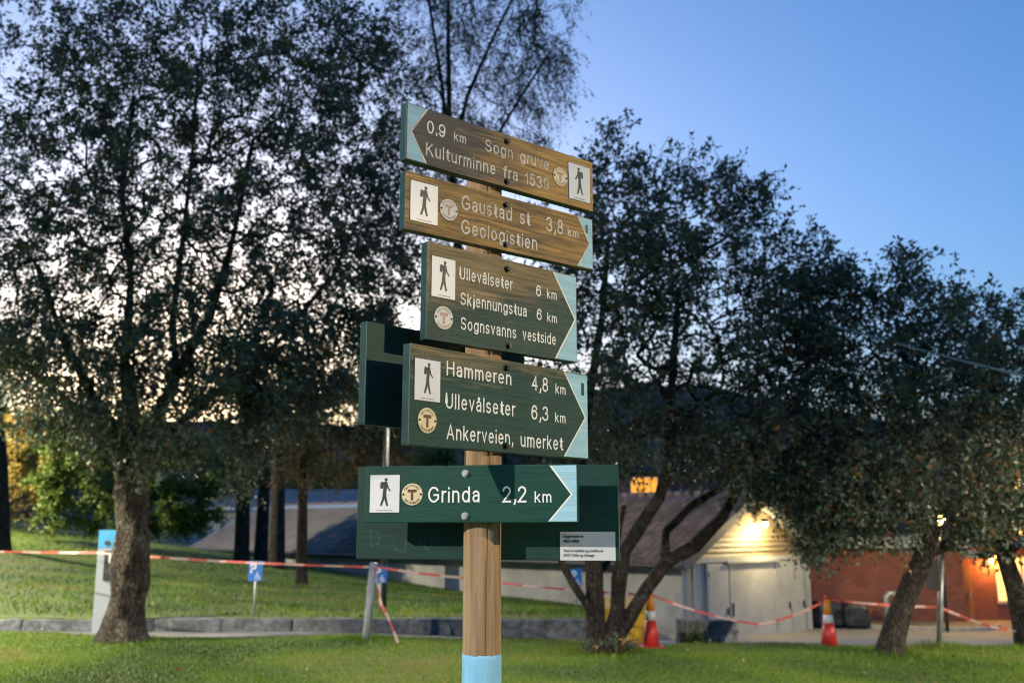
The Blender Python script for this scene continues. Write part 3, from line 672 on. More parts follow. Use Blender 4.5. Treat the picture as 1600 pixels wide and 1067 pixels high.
# upper storey block farther back with lit windows
def lit_block(name, px0, px1, ytop, d, label, wins, zb, m=BRICK, g=GLASSO, roofm=DARK):
    a, c = at(px0, 800, d).x, at(px1, 800, d).x; zt = at((px0 + px1) / 2, ytop, d).z
    O = empty(name, (a, d, zb), 0, label, 'building'); Wd = c - a; Ht = zt - zb
    MB().box(0, Wd, 0, 8, 0, Ht).build('wall', m, O); MB().box(-.4, Wd + .4, -.4, 8.4, Ht, Ht + .3).build('roof', roofm, O)
    for (p0, p1, y0, y1, n) in wins:
        for q in range(n):
            w0 = at(p0 + (p1 - p0) * q / n, 800, d).x - a; w1 = at(p0 + (p1 - p0) * (q + .9) / n, 800, d).x - a
            z1_, z0_ = at(p0, y0, d).z - zb, at(p0, y1, d).z - zb
            f = MB(); t = .06
            f.box(w0 - t, w0, -.05, -.002, z0_ - t, z1_ + t); f.box(w1, w1 + t, -.05, -.002, z0_ - t, z1_ + t); f.box(w0, w1, -.05, -.002, z1_, z1_ + t); f.box(w0, w1, -.05, -.002, z0_ - t, z0_); f.box((w0 + w1) / 2 - .03, (w0 + w1) / 2 + .03, -.05, -.002, z0_, z1_)
            f = f.build('window', WINWHITE, O); MB().box(w0, w1, -.02, -.003, z0_, z1_).build('pane', g, f)
    return O
lit_block('apartment_block', 985, 1185, 738, 58, 'taller block behind the garage roof with an orange lit window band', [(987, 1030, 746, 772, 2)], -2.2)
lit_block('apartment_block', 1500, 1800, 690, 60, 'far block behind the right-hand trees with orange lit windows', [(1540, 1790, 735, 770, 8), (1540, 1790, 812, 850, 8)], -2.2, g=GLASSLIT)
# hall with blue-grey roof behind the garage on the left
a, c = at(300, 780, 66).x, at(640, 780, 66).x; zr, ze = at(450, 764, 66).z, at(450, 800, 62).z
O = empty('hall', (a, 62, 0), 0, 'hall with blue-grey roof seen behind the dark trunks', 'building')
MB().box(0, c - a, .3, 8, -2, ze).build('wall', RENDER_, O)
MB().add([(-.4, 0, ze), (c - a + .4, 0, ze), (c - a + .4, 4.2, zr), (-.4, 4.2, zr), (-.4, 8.4, ze), (c - a + .4, 8.4, ze)], [(0, 1, 2, 3), (3, 2, 5, 4), (0, 3, 4), (1, 5, 2), (0, 4, 5, 1)]).build('roof', SLATE, O)
for q in range(5): MB().box(2 + q * 2.4, 3.8 + q * 2.4, .4, .55, ze + .18, ze + .3).build('roof_light', WHITE, O)

# ---------------------------------------------------------------- signpost
POST = Vector((-.0785, 2.67, 0)); PR, BT = .05, .028
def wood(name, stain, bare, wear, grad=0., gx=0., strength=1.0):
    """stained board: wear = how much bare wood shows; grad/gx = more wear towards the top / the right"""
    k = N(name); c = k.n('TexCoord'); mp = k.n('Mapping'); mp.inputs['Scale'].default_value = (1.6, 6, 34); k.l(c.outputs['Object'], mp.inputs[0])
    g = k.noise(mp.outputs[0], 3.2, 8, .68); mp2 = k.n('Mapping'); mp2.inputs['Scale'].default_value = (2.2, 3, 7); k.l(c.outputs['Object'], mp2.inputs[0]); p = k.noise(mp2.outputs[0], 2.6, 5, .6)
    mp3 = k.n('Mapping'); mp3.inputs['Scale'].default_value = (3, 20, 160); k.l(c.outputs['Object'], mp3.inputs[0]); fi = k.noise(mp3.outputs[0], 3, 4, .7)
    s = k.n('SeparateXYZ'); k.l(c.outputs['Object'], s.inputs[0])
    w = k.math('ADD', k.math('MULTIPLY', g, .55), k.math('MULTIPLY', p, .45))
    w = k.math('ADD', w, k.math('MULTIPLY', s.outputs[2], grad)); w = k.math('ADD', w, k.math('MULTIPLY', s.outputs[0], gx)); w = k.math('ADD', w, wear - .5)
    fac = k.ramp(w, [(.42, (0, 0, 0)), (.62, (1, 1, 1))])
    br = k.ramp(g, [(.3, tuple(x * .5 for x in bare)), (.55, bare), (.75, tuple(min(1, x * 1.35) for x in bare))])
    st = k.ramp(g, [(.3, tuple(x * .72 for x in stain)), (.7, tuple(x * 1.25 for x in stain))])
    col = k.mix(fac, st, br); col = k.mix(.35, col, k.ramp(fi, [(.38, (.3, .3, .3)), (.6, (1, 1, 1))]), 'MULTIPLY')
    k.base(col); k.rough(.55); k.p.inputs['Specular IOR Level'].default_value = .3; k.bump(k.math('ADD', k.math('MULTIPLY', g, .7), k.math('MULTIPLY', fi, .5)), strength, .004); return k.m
STAIN = (.003, .058, .044)
EDGE = mat('green_board_edge', (.009, .040, .033), .5, .3, 20, stretch=(.3, 1, 1))
PAINT = mat('light_blue_paint', (.33, .58, .70), .55, .14, 14, bump=.5, dist=.003, stretch=(.2, 1, 4), dirt=(.26, .47, .56))
PAINT2 = mat('post_blue_paint', (.24, .54, .78), .5, .12, 10, bump=.5, dist=.003, stretch=(4, 4, .3), dirt=(.19, .44, .64))
LETW = mat('white_lettering', (.82, .82, .78), .55, .06, 40, bump=0)
LETG = mat('worn_lettering', (.68, .65, .60), .6, .3, 60, bump=0, dirt=(.47, .40, .31))
PLATE = mat('white_enamel', (.72, .72, .74), .35, .04, 10, bump=0)
INK = mat('black_print', (.02, .02, .022), .5, .1, 10, bump=0)
CREAM = mat('cream_enamel', (.72, .62, .38), .35, .12, 20, bump=0)
SILV = mat('silver_badge', (.58, .57, .55), .5, .12, 20, metal=0, bump=0)
TRED = mat('dark_red_enamel', (.13, .03, .02), .45, .1, 10, bump=0)
TTAN = mat('faded_red_enamel', (.42, .27, .19), .5, .1, 10, bump=0)
BOLTD = mat('blackened_bolt', (.03, .03, .032), .4, .3, 40, metal=.8)
k = N('pine_post'); v = k.coord((9, 9, .5)); f1 = k.noise(v, 4, 7, .65); f3 = k.noise(k.coord((30, 30, .8)), 4, 4, .7)
c = k.ramp(f1, [(.3, (.20, .115, .055)), (.5, (.38, .245, .13)), (.72, (.50, .34, .19))]); c = k.mix(.5, c, k.ramp(f3, [(.36, (.35, .33, .3)), (.6, (1, 1, 1))]), 'MULTIPLY')
vo = k.n('TexVoronoi', i_Scale=1.0); k.l(k.coord((9, 9, 4.2)), vo.inputs['Vector']); c = k.mix(k.ramp(vo.outputs['Distance'], [(.06, (.85, .85, .85)), (.16, (0, 0, 0))]), c, (.12, .06, .03))
k.base(c); k.rough(.7); k.bump(f3, .7, .004); PINE = k.m

_cap = {}
def text_mesh(body, w, h, m, depth=.0007, bold=.012):
    """flat lettering, w x h metres (h = cap height), origin at the baseline's left end, facing -y"""
    def geo(t):
        cu = bpy.data.curves.new('lettering', 'FONT'); cu.body = t; cu.size = 1; cu.offset = bold; cu.resolution_u = 3; cu.extrude = .01
        ob = bpy.data.objects.new('lettering', cu); COL.objects.link(ob)
        bpy.context.view_layer.update(); me = bpy.data.meshes.new_from_object(ob.evaluated_get(bpy.context.evaluated_depsgraph_get()))
        bpy.data.objects.remove(ob); bpy.data.curves.remove(cu); return me
    if 'H' not in _cap:
        q = geo('H'); _cap['H'] = max(v.co.y for v in q.vertices); bpy.data.meshes.remove(q)
    me = geo(body); xs_ = [v.co.x for v in me.vertices]; x0, x1 = min(xs_), max(xs_)
    kx = w / (x1 - x0) if w else h / _cap['H']; ky = h / _cap['H']
    for v in me.vertices: v.co = Vector(((v.co.x - x0) * kx, (-depth if v.co.z > 0 else 0), v.co.y * ky))
    me.materials.clear(); me.materials.append(m); return me

def arc(cx, cy, rx, ry, a0, a1, n=12): return [(cx + rx * math.cos(R(a0 + (a1 - a0) * i / n)), cy + ry * math.sin(R(a0 + (a1 - a0) * i / n))) for i in range(n + 1)]
_o = arc(.25, .36, .25, .36, 0, 360, 20); _six = arc(.26, .31, .26, .31, 0, 360, 18); _sixt = [(0, .31), (.0, .5), (.035, .72), (.12, .92), (.27, 1), (.42, .94), (.49, .78)]
_a = [[(.42, 0), (.42, .5)] + arc(.215, .52, .205, .2, 0, 160, 9), [(.42, .44), (.3, .42)] + arc(.18, .21, .18, .20, 90, 270, 9) + [(.3, .04), (.42, .18)]]
GLYPH = {'P': [[(0, 0), (0, 1), (.3, 1)] + arc(.3, .74, .26, .26, 90, -90, 10) + [(0, .48)]],
 'o': [_o], 'n': [[(0, 0), (0, .72)], [(0, .40)] + arc(.22, .46, .22, .26, 180, 0, 9) + [(.44, 0)]],
 'm': [[(0, 0), (0, .72)], [(0, .42)] + arc(.18, .5, .18, .22, 180, 0, 8) + [(.36, 0)], [(.36, .42)] + arc(.54, .5, .18, .22, 180, 0, 8) + [(.72, 0)]],
 'u': [[(0, .72), (0, .3)] + arc(.22, .26, .22, .26, 180, 360, 9), [(.44, .72), (.44, 0)]], 'r': [[(0, 0), (0, .72)], [(0, .38)] + arc(.23, .42, .23, .29, 180, 85, 6)],
 'e': [[(.01, .38), (.48, .38)] + arc(.25, .36, .24, .36, 8, 318, 16)], 'a': _a, 'å': _a + [arc(.22, .92, .075, .075, 0, 360, 10)],
 's': [arc(.21, .535, .19, .185, 28, 265, 10) + arc(.21, .18, .21, .18, 88, -155, 11)], 'S': [arc(.3, .745, .27, .255, 18, 265, 12) + arc(.3, .25, .3, .25, 88, -160, 13)],
 'g': [_o, [(.5, .72), (.5, .0)] + arc(.26, -.04, .24, .19, 0, -155, 9)], 'd': [_o, [(.5, 1), (.5, 0)]], 'k': [[(0, 0), (0, 1)], [(.40, .72), (.03, .30)], [(.15, .43), (.43, 0)]],
 'l': [[(0, 0), (0, 1)]], 'i': [[(0, 0), (0, .66)], [(0, .94), (0, .96)]], 'j': [[(.12, .66), (.12, -.08)] + arc(.0, -.08, .12, .14, 0, -75, 5), [(.12, .94), (.12, .96)]],
 't': [[(.13, .92), (.13, .14)] + arc(.26, .14, .13, .13, 180, 270, 5) + [(.32, .01)], [(0, .69), (.31, .69)]], 'f': [[(.35, 1)] + arc(.29, .84, .16, .16, 90, 180, 5) + [(.13, 0)], [(0, .69), (.31, .69)]],
 'v': [[(0, .72), (.22, 0), (.44, .72)]], 'K': [[(0, 0), (0, 1)], [(.56, 1), (.03, .40)], [(.2, .60), (.62, 0)]],
 'G': [arc(.38, .5, .38, .5, 38, 318, 18) + [(.74, .2), (.74, .47), (.42, .47)]], 'H': [[(0, 0), (0, 1)], [(.6, 0), (.6, 1)], [(0, .52), (.6, .52)]],
 'U': [[(0, 1), (0, .3)] + arc(.3, .3, .3, .3, 180, 360, 12) + [(.6, 1)]], 'A': [[(0, 0), (.34, 1), (.68, 0)], [(.12, .33), (.56, .33)]],
 '0': [arc(.26, .5, .26, .5, 0, 360, 20)], '1': [[(0, .76), (.12, .8), (.2, .87), (.23, 1), (.23, 0)]], '2': [arc(.26, .73, .26, .27, 170, -42, 11) + [(0.0, 0.0), (.54, 0)]],
 '3': [arc(.25, .755, .23, .245, 160, -80, 11), arc(.25, .265, .27, .265, 85, -160, 11)], '4': [[(.4, 0), (.4, 1), (0, .28), (.55, .28)]], '5': [[(.5, 1), (.11, 1), (.05, .5)] + arc(.26, .33, .26, .33, 140, -160, 13)],
 '6': [_six, _sixt], '8': [arc(.26, .755, .21, .245, 0, 360, 16), arc(.26, .265, .26, .265, 0, 360, 16)], '9': [[(.52 - x, 1 - y) for x, y in _six], [(.52 - x, 1 - y) for x, y in _sixt]],
 ',': [[(.07, .10), (.07, 0), (.0, -.16)]], '.': [[(0, -.02), (0, .10)]]}
def stroke_words(body, w, h, hw=.062, gap=.2, space=.34):
    """sans lettering of even stroke width: [(x offset, MB)] one per word, fitted to w x h metres"""
    x = 0; out = []; cur = None
    for ch in body:
        if ch == ' ':
            cur = None; x += space - (0 if out and out[-1] is None else 0); continue
        if cur is None: cur = []; out.append(cur)
        g = GLYPH[ch]; mx = max(p[0] for s_ in g for p in s_); mn = min(p[0] for s_ in g for p in s_)
        for s_ in g: cur.append([(p[0] - mn + x + hw, p[1]) for p in s_])
        x += mx - mn + 2 * hw + gap - (.07 if ch in 'rtf,.' else 0)
    tot = x - gap; kx = w / tot; ky = h / (1 + 2 * hw); res = []; dy = 0
    for word in out:
        x0 = min(p[0] for s_ in word for p in s_); b = MB()
        for s_ in word:
            P = [Vector((p[0] - x0, p[1])) for p in s_]; cl = (P[0] - P[-1]).length < 1e-4; n = len(P); dy = (dy + 1) % 7; yy = -.0006 - dy * .00003; vs_ = []
            for i, p in enumerate(P):
                d0 = (p - P[i - 1]) if i else ((p - P[-2]) if cl else (P[1] - p)); d1 = (P[i + 1] - p) if i < n - 1 else ((P[1] - p) if cl else (p - P[-2]))
                d0 = d0.normalized(); d1 = d1.normalized(); t = (d0 + d1); t = t.normalized() if t.length > 1e-3 else d1; nn2 = Vector((-t.y, t.x)); c_ = max(.45, nn2.dot(Vector((-d1.y, d1.x))))
                e = nn2 * hw / c_; q = p.copy()
                if not cl and i == 0: q = q - d1 * hw
                if not cl and i == n - 1: q = q + d0 * hw
                vs_ += [((q.x + e.x) * kx, yy, (q.y + hw + e.y) * ky), ((q.x - e.x) * kx, yy, (q.y + hw - e.y) * ky)]
            b.add(vs_, [(2 * i, 2 * i + 1, 2 * i + 3, 2 * i + 2) for i in range(n - 1)])
        res.append((x0 * kx, b))
    return res

SIGN = empty('trail_signpost', POST, 0, 'wooden trail signpost carrying stacked green and brown arrow boards', 'signpost')
ptop = 1.1 + EYE; bz = at(752, 1025, 2.62).z
po = MB(); nn_ = 28; zs = steps((bz, ptop - .02, 40))
prof = []
for z in zs: prof.append(z)
nn_ = 132; vs = []; fs = []
for z in prof:
    for q in range(nn_):
        a = 2 * math.pi * q / nn_; crack = -.0035 * math.exp(-((a - 5.02 - .1 * math.sin(z * 4)) / .035) ** 2) 
        r = PR + crack + .0012 * noise.noise((math.cos(a) * 2, math.sin(a) * 2, z * 3)); vs.append((r * math.cos(a), r * math.sin(a), z))
for i in range(len(prof) - 1):
    for q in range(nn_): a_ = i * nn_ + q; b_ = i * nn_ + (q + 1) % nn_; fs.append((a_, b_, b_ + nn_, a_ + nn_))
fs.append(tuple(range(len(vs) - nn_, len(vs)))); po.add(vs, fs)
pst = po.build('post', PINE, SIGN, True)
b = MB(); b.lathe([(PR + .0012, -.12), (PR + .0012, bz - .02), (PR + .0013, bz - .006), (PR + .0006, bz + .001)], 56)
for q in range(len(b.v)):
    x_, y_, z_ = b.v[q]
    if z_ > bz - .01: b.v[q] = (x_, y_, z_ + .004 * noise.noise((x_ * 90, y_ * 90, 2)) + .002 * noise.noise((x_ * 300, y_ * 300, 5)))
b.build('painted_band', PAINT2, pst, True)
MB().lathe([(PR + .004, 0), (PR + .004, .012), (PR - .012, .022)], 24, c=(0, 0, ptop - .02)).build('post_cap', DARK, SIGN, True)

class Board:
    def __init__(s, phi, s0, L, z, Hh, m, off=PR + BT, th=BT, label=None):
        s.phi = R(phi); s.d = Vector((math.cos(s.phi), math.sin(s.phi), 0)); s.n = Vector((math.sin(s.phi), -math.cos(s.phi), 0))
        s.s0, s.s1, s.z0, s.z1 = s0, s0 + L, z, z + Hh
        s.c = POST + s.n * off + Vector((0, 0, EYE))
        s.o = MB().box(s0, s0 + L, 0, th, z, z + Hh, b=.003).build('sign_board', [m, EDGE], SIGN, loc=s.n * off + Vector((0, 0, EYE)), rot=(0, 0, s.phi))
        for p in s.o.data.polygons: p.material_index = 0 if p.normal.y < -.9 else 1
        if label: s.o['label'] = label
    def uv(s, px, py):
        v = ray(px, py); e = Vector((0, 0, EYE)); t = (s.c - e).dot(s.n) / v.dot(s.n); p = e + v * t - s.c
        return p.dot(s.d), p.z
    def text(s, body, p0, p1, cap, m, zm, small=False, hw=.066):
        sc, ox, oy = zm
        a = s.uv(ox + p0[0] / sc, oy + p0[1] / sc); b = s.uv(ox + p1[0] / sc, oy + p1[1] / sc); t = s.uv(ox + p0[0] / sc, oy + (p0[1] - cap) / sc)
        if small: return link('lettering', text_mesh(body, b[0] - a[0], t[1] - a[1], m, bold=.0), s.o, (a[0], -.0006, (a[1] + b[1]) / 2))
        for x_, mb_ in stroke_words(body, b[0] - a[0], t[1] - a[1], hw): mb_.build('lettering', m, s.o, loc=(a[0] + x_, 0, (a[1] + b[1]) / 2))
    def plate(s, q, zm, flip=False):
        sc, ox, oy = zm; P = [s.uv(ox + x / sc, oy + y / sc) for x, y in q]
        x0 = (P[0][0] + P[3][0]) / 2; x1 = (P[1][0] + P[2][0]) / 2; z1 = (P[0][1] + P[1][1]) / 2; z0 = (P[2][1] + P[3][1]) / 2
        w, h = x1 - x0, z1 - z0; b = MB(); b.box(x0, x1, -.0022, -.0002, z0, z1, 0, b=.0006)
        b.box(x0 - .0018, x1 + .0018, -.0011, -.0001, z0 - .0018, z1 + .0018, 1)
        cx_, cz_ = (x0 + x1) / 2, (z0 + z1) / 2; S = h * .76; sg = -1 if flip else 1
        def T_(u, v): return (cx_ + sg * (u - .5) * S, z0 + h * .17 + v * S)
        def stroke(pts, wd):
            for (a, wa), (c, wc) in zip(list(zip(pts, wd))[:-1], list(zip(pts, wd))[1:]):
                a = Vector(a); c = Vector(c); dd = (c - a).normalized(); nn2 = Vector((-dd.y, dd.x)); poly_ = []
                for q in range(9): t = math.pi * q / 8; poly_.append(a + (-dd * math.sin(t) - nn2 * math.cos(t)) * wa * -1 if False else a + (nn2 * math.cos(t) - dd * math.sin(t)) * wa)
                for q in range(9): t = math.pi * q / 8; poly_.append(c + (-nn2 * math.cos(t) + dd * math.sin(t)) * wc)
                pp = [T_(*p) for p in poly_]
                if sg < 0: pp = pp[::-1]
                stroke.y -= .00003
                b.add([(x, stroke.y, z) for x, z in pp], [tuple(range(len(pp)))], 1)
        stroke.y = -.0024
        stroke([(.545, .93), (.546, .93)], [.058, .058])                      # head
        stroke([(.53, .80), (.50, .50)], [.075, .062])                        # torso
        stroke([(.50, .50), (.53, .28), (.60, .03)], [.058, .045, .035])      # front leg
        stroke([(.49, .50), (.46, .28), (.38, .04)], [.056, .043, .035])      # rear leg
        stroke([(.57, .80), (.62, .64), (.70, .54)], [.03, .026, .024])       # arm
        stroke([(.40, .80), (.385, .66)], [.06, .055])                        # rucksack
        for q in range(9): b.add([(x0 + w * (.24 + .06 * q), -.0024, z0 + h * .045), (x0 + w * (.285 + .06 * q), -.0024, z0 + h * .045), (x0 + w * (.285 + .06 * q), -.0024, z0 + h * .062), (x0 + w * (.24 + .06 * q), -.0024, z0 + h * .062)], [(0, 1, 2, 3)], 1)
        b.build('hiker_plate', [PLATE, INK], s.o)
    def badge(s, c, dia, zm, mats):
        sc, ox, oy = zm; x, z = s.uv(ox + c[0] / sc, oy + c[1] / sc); r = dia / 2
        b = MB(); n = 28
        ring = [(x + r * math.cos(2 * math.pi * q / n), z + r * math.sin(2 * math.pi * q / n)) for q in range(n)]; b.prism(ring, -.002, -.0002, 0)
        ring = [(x + (r + .0012) * math.cos(2 * math.pi * q / n), z + (r + .0012) * math.sin(2 * math.pi * q / n)) for q in range(n)]; b.prism(ring, -.001, -.0001, 2)
        t = r * .115; b.prism([(x - r * .42, z + r * .18), (x + r * .42, z + r * .18), (x + r * .42, z + r * .45), (x - r * .42, z + r * .45)], -.0026, -.0019, 1)
        b.prism([(x - t, z - r * .55), (x + t, z - r * .55), (x + t, z + r * .2), (x - t, z + r * .2)], -.00258, -.0019, 1)
        for sg in (-1, 1):
            b.prism([(x + sg * r * .84 + .0028 * math.cos(2 * math.pi * q / 8), z + .0028 * math.sin(2 * math.pi * q / 8)) for q in range(8)], -.004, -.0019, 2)
        o = b.build('round_badge', [*mats, BOLTD], s.o)
        v, f = [], []
        for word, a0, a1, fl in (('DEN NORSKE', 150, 30, 1), ('TURISTFORENING', 212, 328, -1)):
            for q, ch in enumerate(word):
                if ch == ' ': continue
                a = R(a0 + (a1 - a0) * (q + .5) / len(word)); key = ch
                if key not in _cap: _cap[key] = text_mesh(ch, None, .0062, INK, .0003, 0)
                me = _cap[key]; wd = max(p.co.x for p in me.vertices); rr = r * .68 if fl > 0 else r * .9; ro = a - math.pi / 2 if fl > 0 else a + math.pi / 2
                nb = len(v)
                for p in me.vertices:
                    u_, w_ = p.co.x - wd / 2, p.co.z; v.append((x + rr * math.cos(a) + u_ * math.cos(ro) - w_ * math.sin(ro), -.0021 + p.co.y, z + rr * math.sin(a) + u_ * math.sin(ro) + w_ * math.cos(ro)))
                f += [[i_ + nb for i_ in p.vertices] for p in me.polygons]
        MB().add(v, f).build('badge_lettering', mats[1], s.o)
    def bolt(s, c, zm, m):
        sc, ox, oy = zm; x, z = s.uv(ox + c[0] / sc, oy + c[1] / sc); b = MB(); 
        for r, y0, y1, n in ((.0098, -.0025, -.0001, 14), (.0066, -.0095, -.002, 6)):
            b.prism([(x + r * math.cos(2 * math.pi * q / n), z + r * math.sin(2 * math.pi * q / n)) for q in range(n)], y0, y1)
        b.build('bolt', m, s.o)
    def arrow(s, top, tip, bot, zm, left=False, line=.0055, lm=None):
        sc, ox, oy = zm; P = [s.uv(ox + p[0] / sc, oy + p[1] / sc) for p in (top, tip, bot)]
        zt, zb_ = s.z1 - .0032, s.z0 + .0032; e = (s.s0 + .0032) if left else (s.s1 - .0032)
        (xt, _), (xp, zp), (xb, _) = P
        pl = [(xt, zt), (xp, zp), (xb, zb_), (e, zb_), (e, zt)]
        if left: pl = pl[::-1]
        b = MB(); b.add([(x, -.0005, z) for x, z in pl[:]], [tuple(range(5))]); o = b.build('arrow_tip', PAINT, s.o)
        for p in o.data.polygons:
            if p.normal.y > 0: p.flip()
        b = MB(); sg = -1 if not left else 1
        for (a, c) in (((xt, zt), (xp, zp)), ((xp, zp), (xb, zb_))):
            b.add([(a[0], -.001, a[1]), (c[0], -.001, c[1]), (c[0] + sg * line, -.001, c[1]), (a[0] + sg * line, -.001, a[1])], [(0, 1, 2, 3)])
        b.build('arrow_outline', lm or LETW, s.o)
Z1, Z2, Z3 = (3.5556, 600, 140), (2.965, 540, 360), (2.83, 540, 690)
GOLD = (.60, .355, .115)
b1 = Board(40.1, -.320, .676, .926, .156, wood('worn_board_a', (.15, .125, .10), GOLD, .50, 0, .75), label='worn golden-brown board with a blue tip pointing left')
b1.arrow((235, 122), (145, 230), (228, 405), Z1, True, lm=LETG)
b1.text('0.9', (238, 240), (340, 272), 72, LETW, Z1); b1.text('km', (388, 283), (455, 305), 52, LETG, Z1); b1.text('Sogn  gruve', (562, 343), (915, 447), 66, LETG, Z1)
b1.text('Kulturminne  fra  1539', (232, 365), (915, 562), 72, LETG, Z1)
b1.plate([(1025, 408), (1142, 437), (1142, 633), (1025, 605)], Z1, True); b1.badge((977, 486), .056, Z1, (CREAM, TTAN)); b1.bolt((682, 290), Z1, BOLTD); b1.bolt((682, 512), Z1, BOLTD)
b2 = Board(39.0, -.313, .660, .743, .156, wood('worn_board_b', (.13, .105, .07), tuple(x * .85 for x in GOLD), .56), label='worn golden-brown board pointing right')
b2.arrow((1080, 720), (1145, 860), (1080, 972), Z1, lm=LETG)
b2.text('Gaustad  st', (430, 665), (810, 758), 80, LETG, Z1); b2.text('3,8', (900, 785), (995, 808), 80, LETG, Z1); b2.text('km', (1020, 813), (1080, 828), 50, LETG, Z1); b2.text('Geologistien', (428, 800), (850, 893), 80, LETG, Z1)
b2.plate([(147, 503), (298, 540), (295, 758), (145, 725)], Z1); b2.badge((358, 669), .058, Z1, (SILV, TTAN)); b2.bolt((677, 643), Z1, BOLTD); b2.bolt((677, 862), Z1, BOLTD)
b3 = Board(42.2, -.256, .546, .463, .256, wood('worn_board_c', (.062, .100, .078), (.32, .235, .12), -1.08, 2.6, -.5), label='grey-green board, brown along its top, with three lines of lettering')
b3.arrow((965, 195), (1065, 415), (975, 598), Z2)
for tx, a, c, cp in (('Ullevålseter', (528, 225), (772, 278), 58), ('6', (882, 303), (905, 308), 52), ('km', (932, 313), (977, 323), 42), ('Skjennungstua', (532, 342), (838, 403), 58), ('6', (885, 412), (908, 418), 52), ('km', (934, 422), (978, 431), 42),
                     ('Sognsvanns', (533, 457), (790, 503), 58), ('vestside', (820, 505), (973, 533), 54)): b3.text(tx, a, c, cp, LETW, Z2)
b3.plate([(398, 117), (507, 140), (505, 323), (398, 305)], Z2); b3.badge((453, 405), .060, Z2, (SILV, TTAN)); b3.bolt((748, 180), Z2, BOLTD); b3.bolt((755, 535), Z2, BOLTD)
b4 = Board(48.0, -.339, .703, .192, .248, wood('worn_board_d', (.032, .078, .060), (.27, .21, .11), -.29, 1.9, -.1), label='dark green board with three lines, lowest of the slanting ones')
b4.arrow((1015, 655), (1112, 868), (1015, 1048), Z2)
for tx, a, c, cp in (('Hammeren', (467, 668), (767, 720), 68), ('4,8', (862, 738), (937, 750), 68), ('km', (972, 755), (1018, 762), 46), ('Ullevålseter', (463, 822), (783, 862), 72), ('6,3', (860, 875), (938, 883), 68), ('km', (970, 888), (1018, 893), 46),
                     ('Ankerveien,', (467, 963), (773, 998), 70), ('umerket', (810, 1000), (1005, 1020), 66)): b4.text(tx, a, c, cp, LETW, Z2)
b4.plate([(320, 590), (437, 608), (435, 797), (317, 783)], Z2); b4.badge((376, 880), .062, Z2, (CREAM, TRED)); b4.bolt((743, 638), Z2, BOLTD); b4.bolt((740, 998), Z2, BOLTD)
b5 = Board(-10.4, -.302, .567, .010, .148, wood('fresh_board', STAIN, (.05, .12, .09), .28, strength=.3), label='fresh dark green board facing the camera')
b5.arrow((910, 108), (1005, 232), (905, 352), Z3)
b5.text('Grinda', (365, 268), (592, 268), 70, LETW, Z3); b5.text('2,2', (694, 268), (800, 268), 72, LETW, Z3); b5.text('km', (836, 268), (910, 268), 50, LETW, Z3)
b5.plate([(112, 147), (240, 147), (238, 313), (106, 312)], Z3); b5.badge((295, 232), .057, Z3, (CREAM, TRED)); b5.bolt((530, 140), Z3, STEEL); b5.bolt((528, 328), Z3, STEEL)
BACKM = wood('board_back', (.006, .046, .036), (.02, .07, .055), .2, strength=.3)
b6 = Board(46, -.362, .58, .249, .262, BACKM, off=-PR, label='plain dark green back of a board sticking out left behind the others')
b7 = Board(-10, -.366, .724, -.088, .252, BACKM, off=-PR, label='wide dark green board back with a white paper notice and scratches')
for bb, pts in ((b6, ((568.7, 502.3), (560.9, 661.2))), (b7, ((557.7, 728.9), (554.8, 874.5), (969.3, 724.3), (968.6, 876.6)))): print('BOARD', [tuple(round(q, 3) for q in bb.uv(*p)) for p in pts])
q = [b7.uv(540 + x / 2.83, 690 + y / 2.83) for x, y in ((948, 397), (1192, 397), (1192, 525), (948, 523))]
x0, x1, z0, z1 = q[0][0], q[1][0], q[2][1], q[0][1]
nb_ = MB().box(x0, x1, -.0012, -.0001, z0, z1).build('paper_notice', mat('notice_paper', (.55, .56, .57), .6, .08, 20, bump=0), b7.o)
for tx, a, c in (('Sognsvann st', (966, 422), (1052, 422)), ('8676 4906', (966, 444), (1034, 444)), ('Stier er ryddet og merket av', (966, 487), (1140, 487)), ('DNT Oslo og Omegn', (966, 507), (1100, 507))):
    o = b7.text(tx, a, c, 13, INK, Z3, True); o.location.y = -.0014
b = MB()
for st in ([(112, 385), (114, 460)], [(112, 460), (140, 452), (152, 425), (140, 395)], [(213, 445), (222, 475), (245, 487), (268, 486), (264, 428)], [(295, 430), (300, 462)], [(325, 440), (322, 462)], [(325, 440), (368, 478)], [(380, 442), (376, 466)], [(374, 482), (374, 488)]):
    P = [b7.uv(540 + x / 2.83, 690 + y / 2.83) for x, y in st]
    for a, c in zip(P[:-1], P[1:]):
        d_ = Vector((c[0] - a[0], c[1] - a[1])); n_ = Vector((-d_.y, d_.x)).normalized() * .0006
        b.add([(a[0] + n_.x, -.0004, a[1] + n_.y), (a[0] - n_.x, -.0004, a[1] - n_.y), (c[0] - n_.x, -.0004, c[1] - n_.y), (c[0] + n_.x, -.0004, c[1] + n_.y)], [(0, 1, 2, 3)])
b.build('scratched_graffiti', mat('scratch', (.10, .16, .12), .7, .4, 80, bump=0), b7.o)
for bb, zm, x_, y0_, y1_ in ((b2, Z1, 1125, 752, 800), (b4, Z2, 1097, 706, 766)):
    a = bb.uv(zm[1] + (x_ - 7) / zm[0], zm[2] + y0_ / zm[0]); c = bb.uv(zm[1] + (x_ + 7) / zm[0], zm[2] + y1_ / zm[0])
    MB().add([(a[0], -.0009, c[1]), (c[0], -.0009, c[1]), (c[0], -.0009, a[1]), (a[0], -.0009, a[1])], [(0, 1, 2, 3)]).build('dark_mark', EDGE, bb.o)

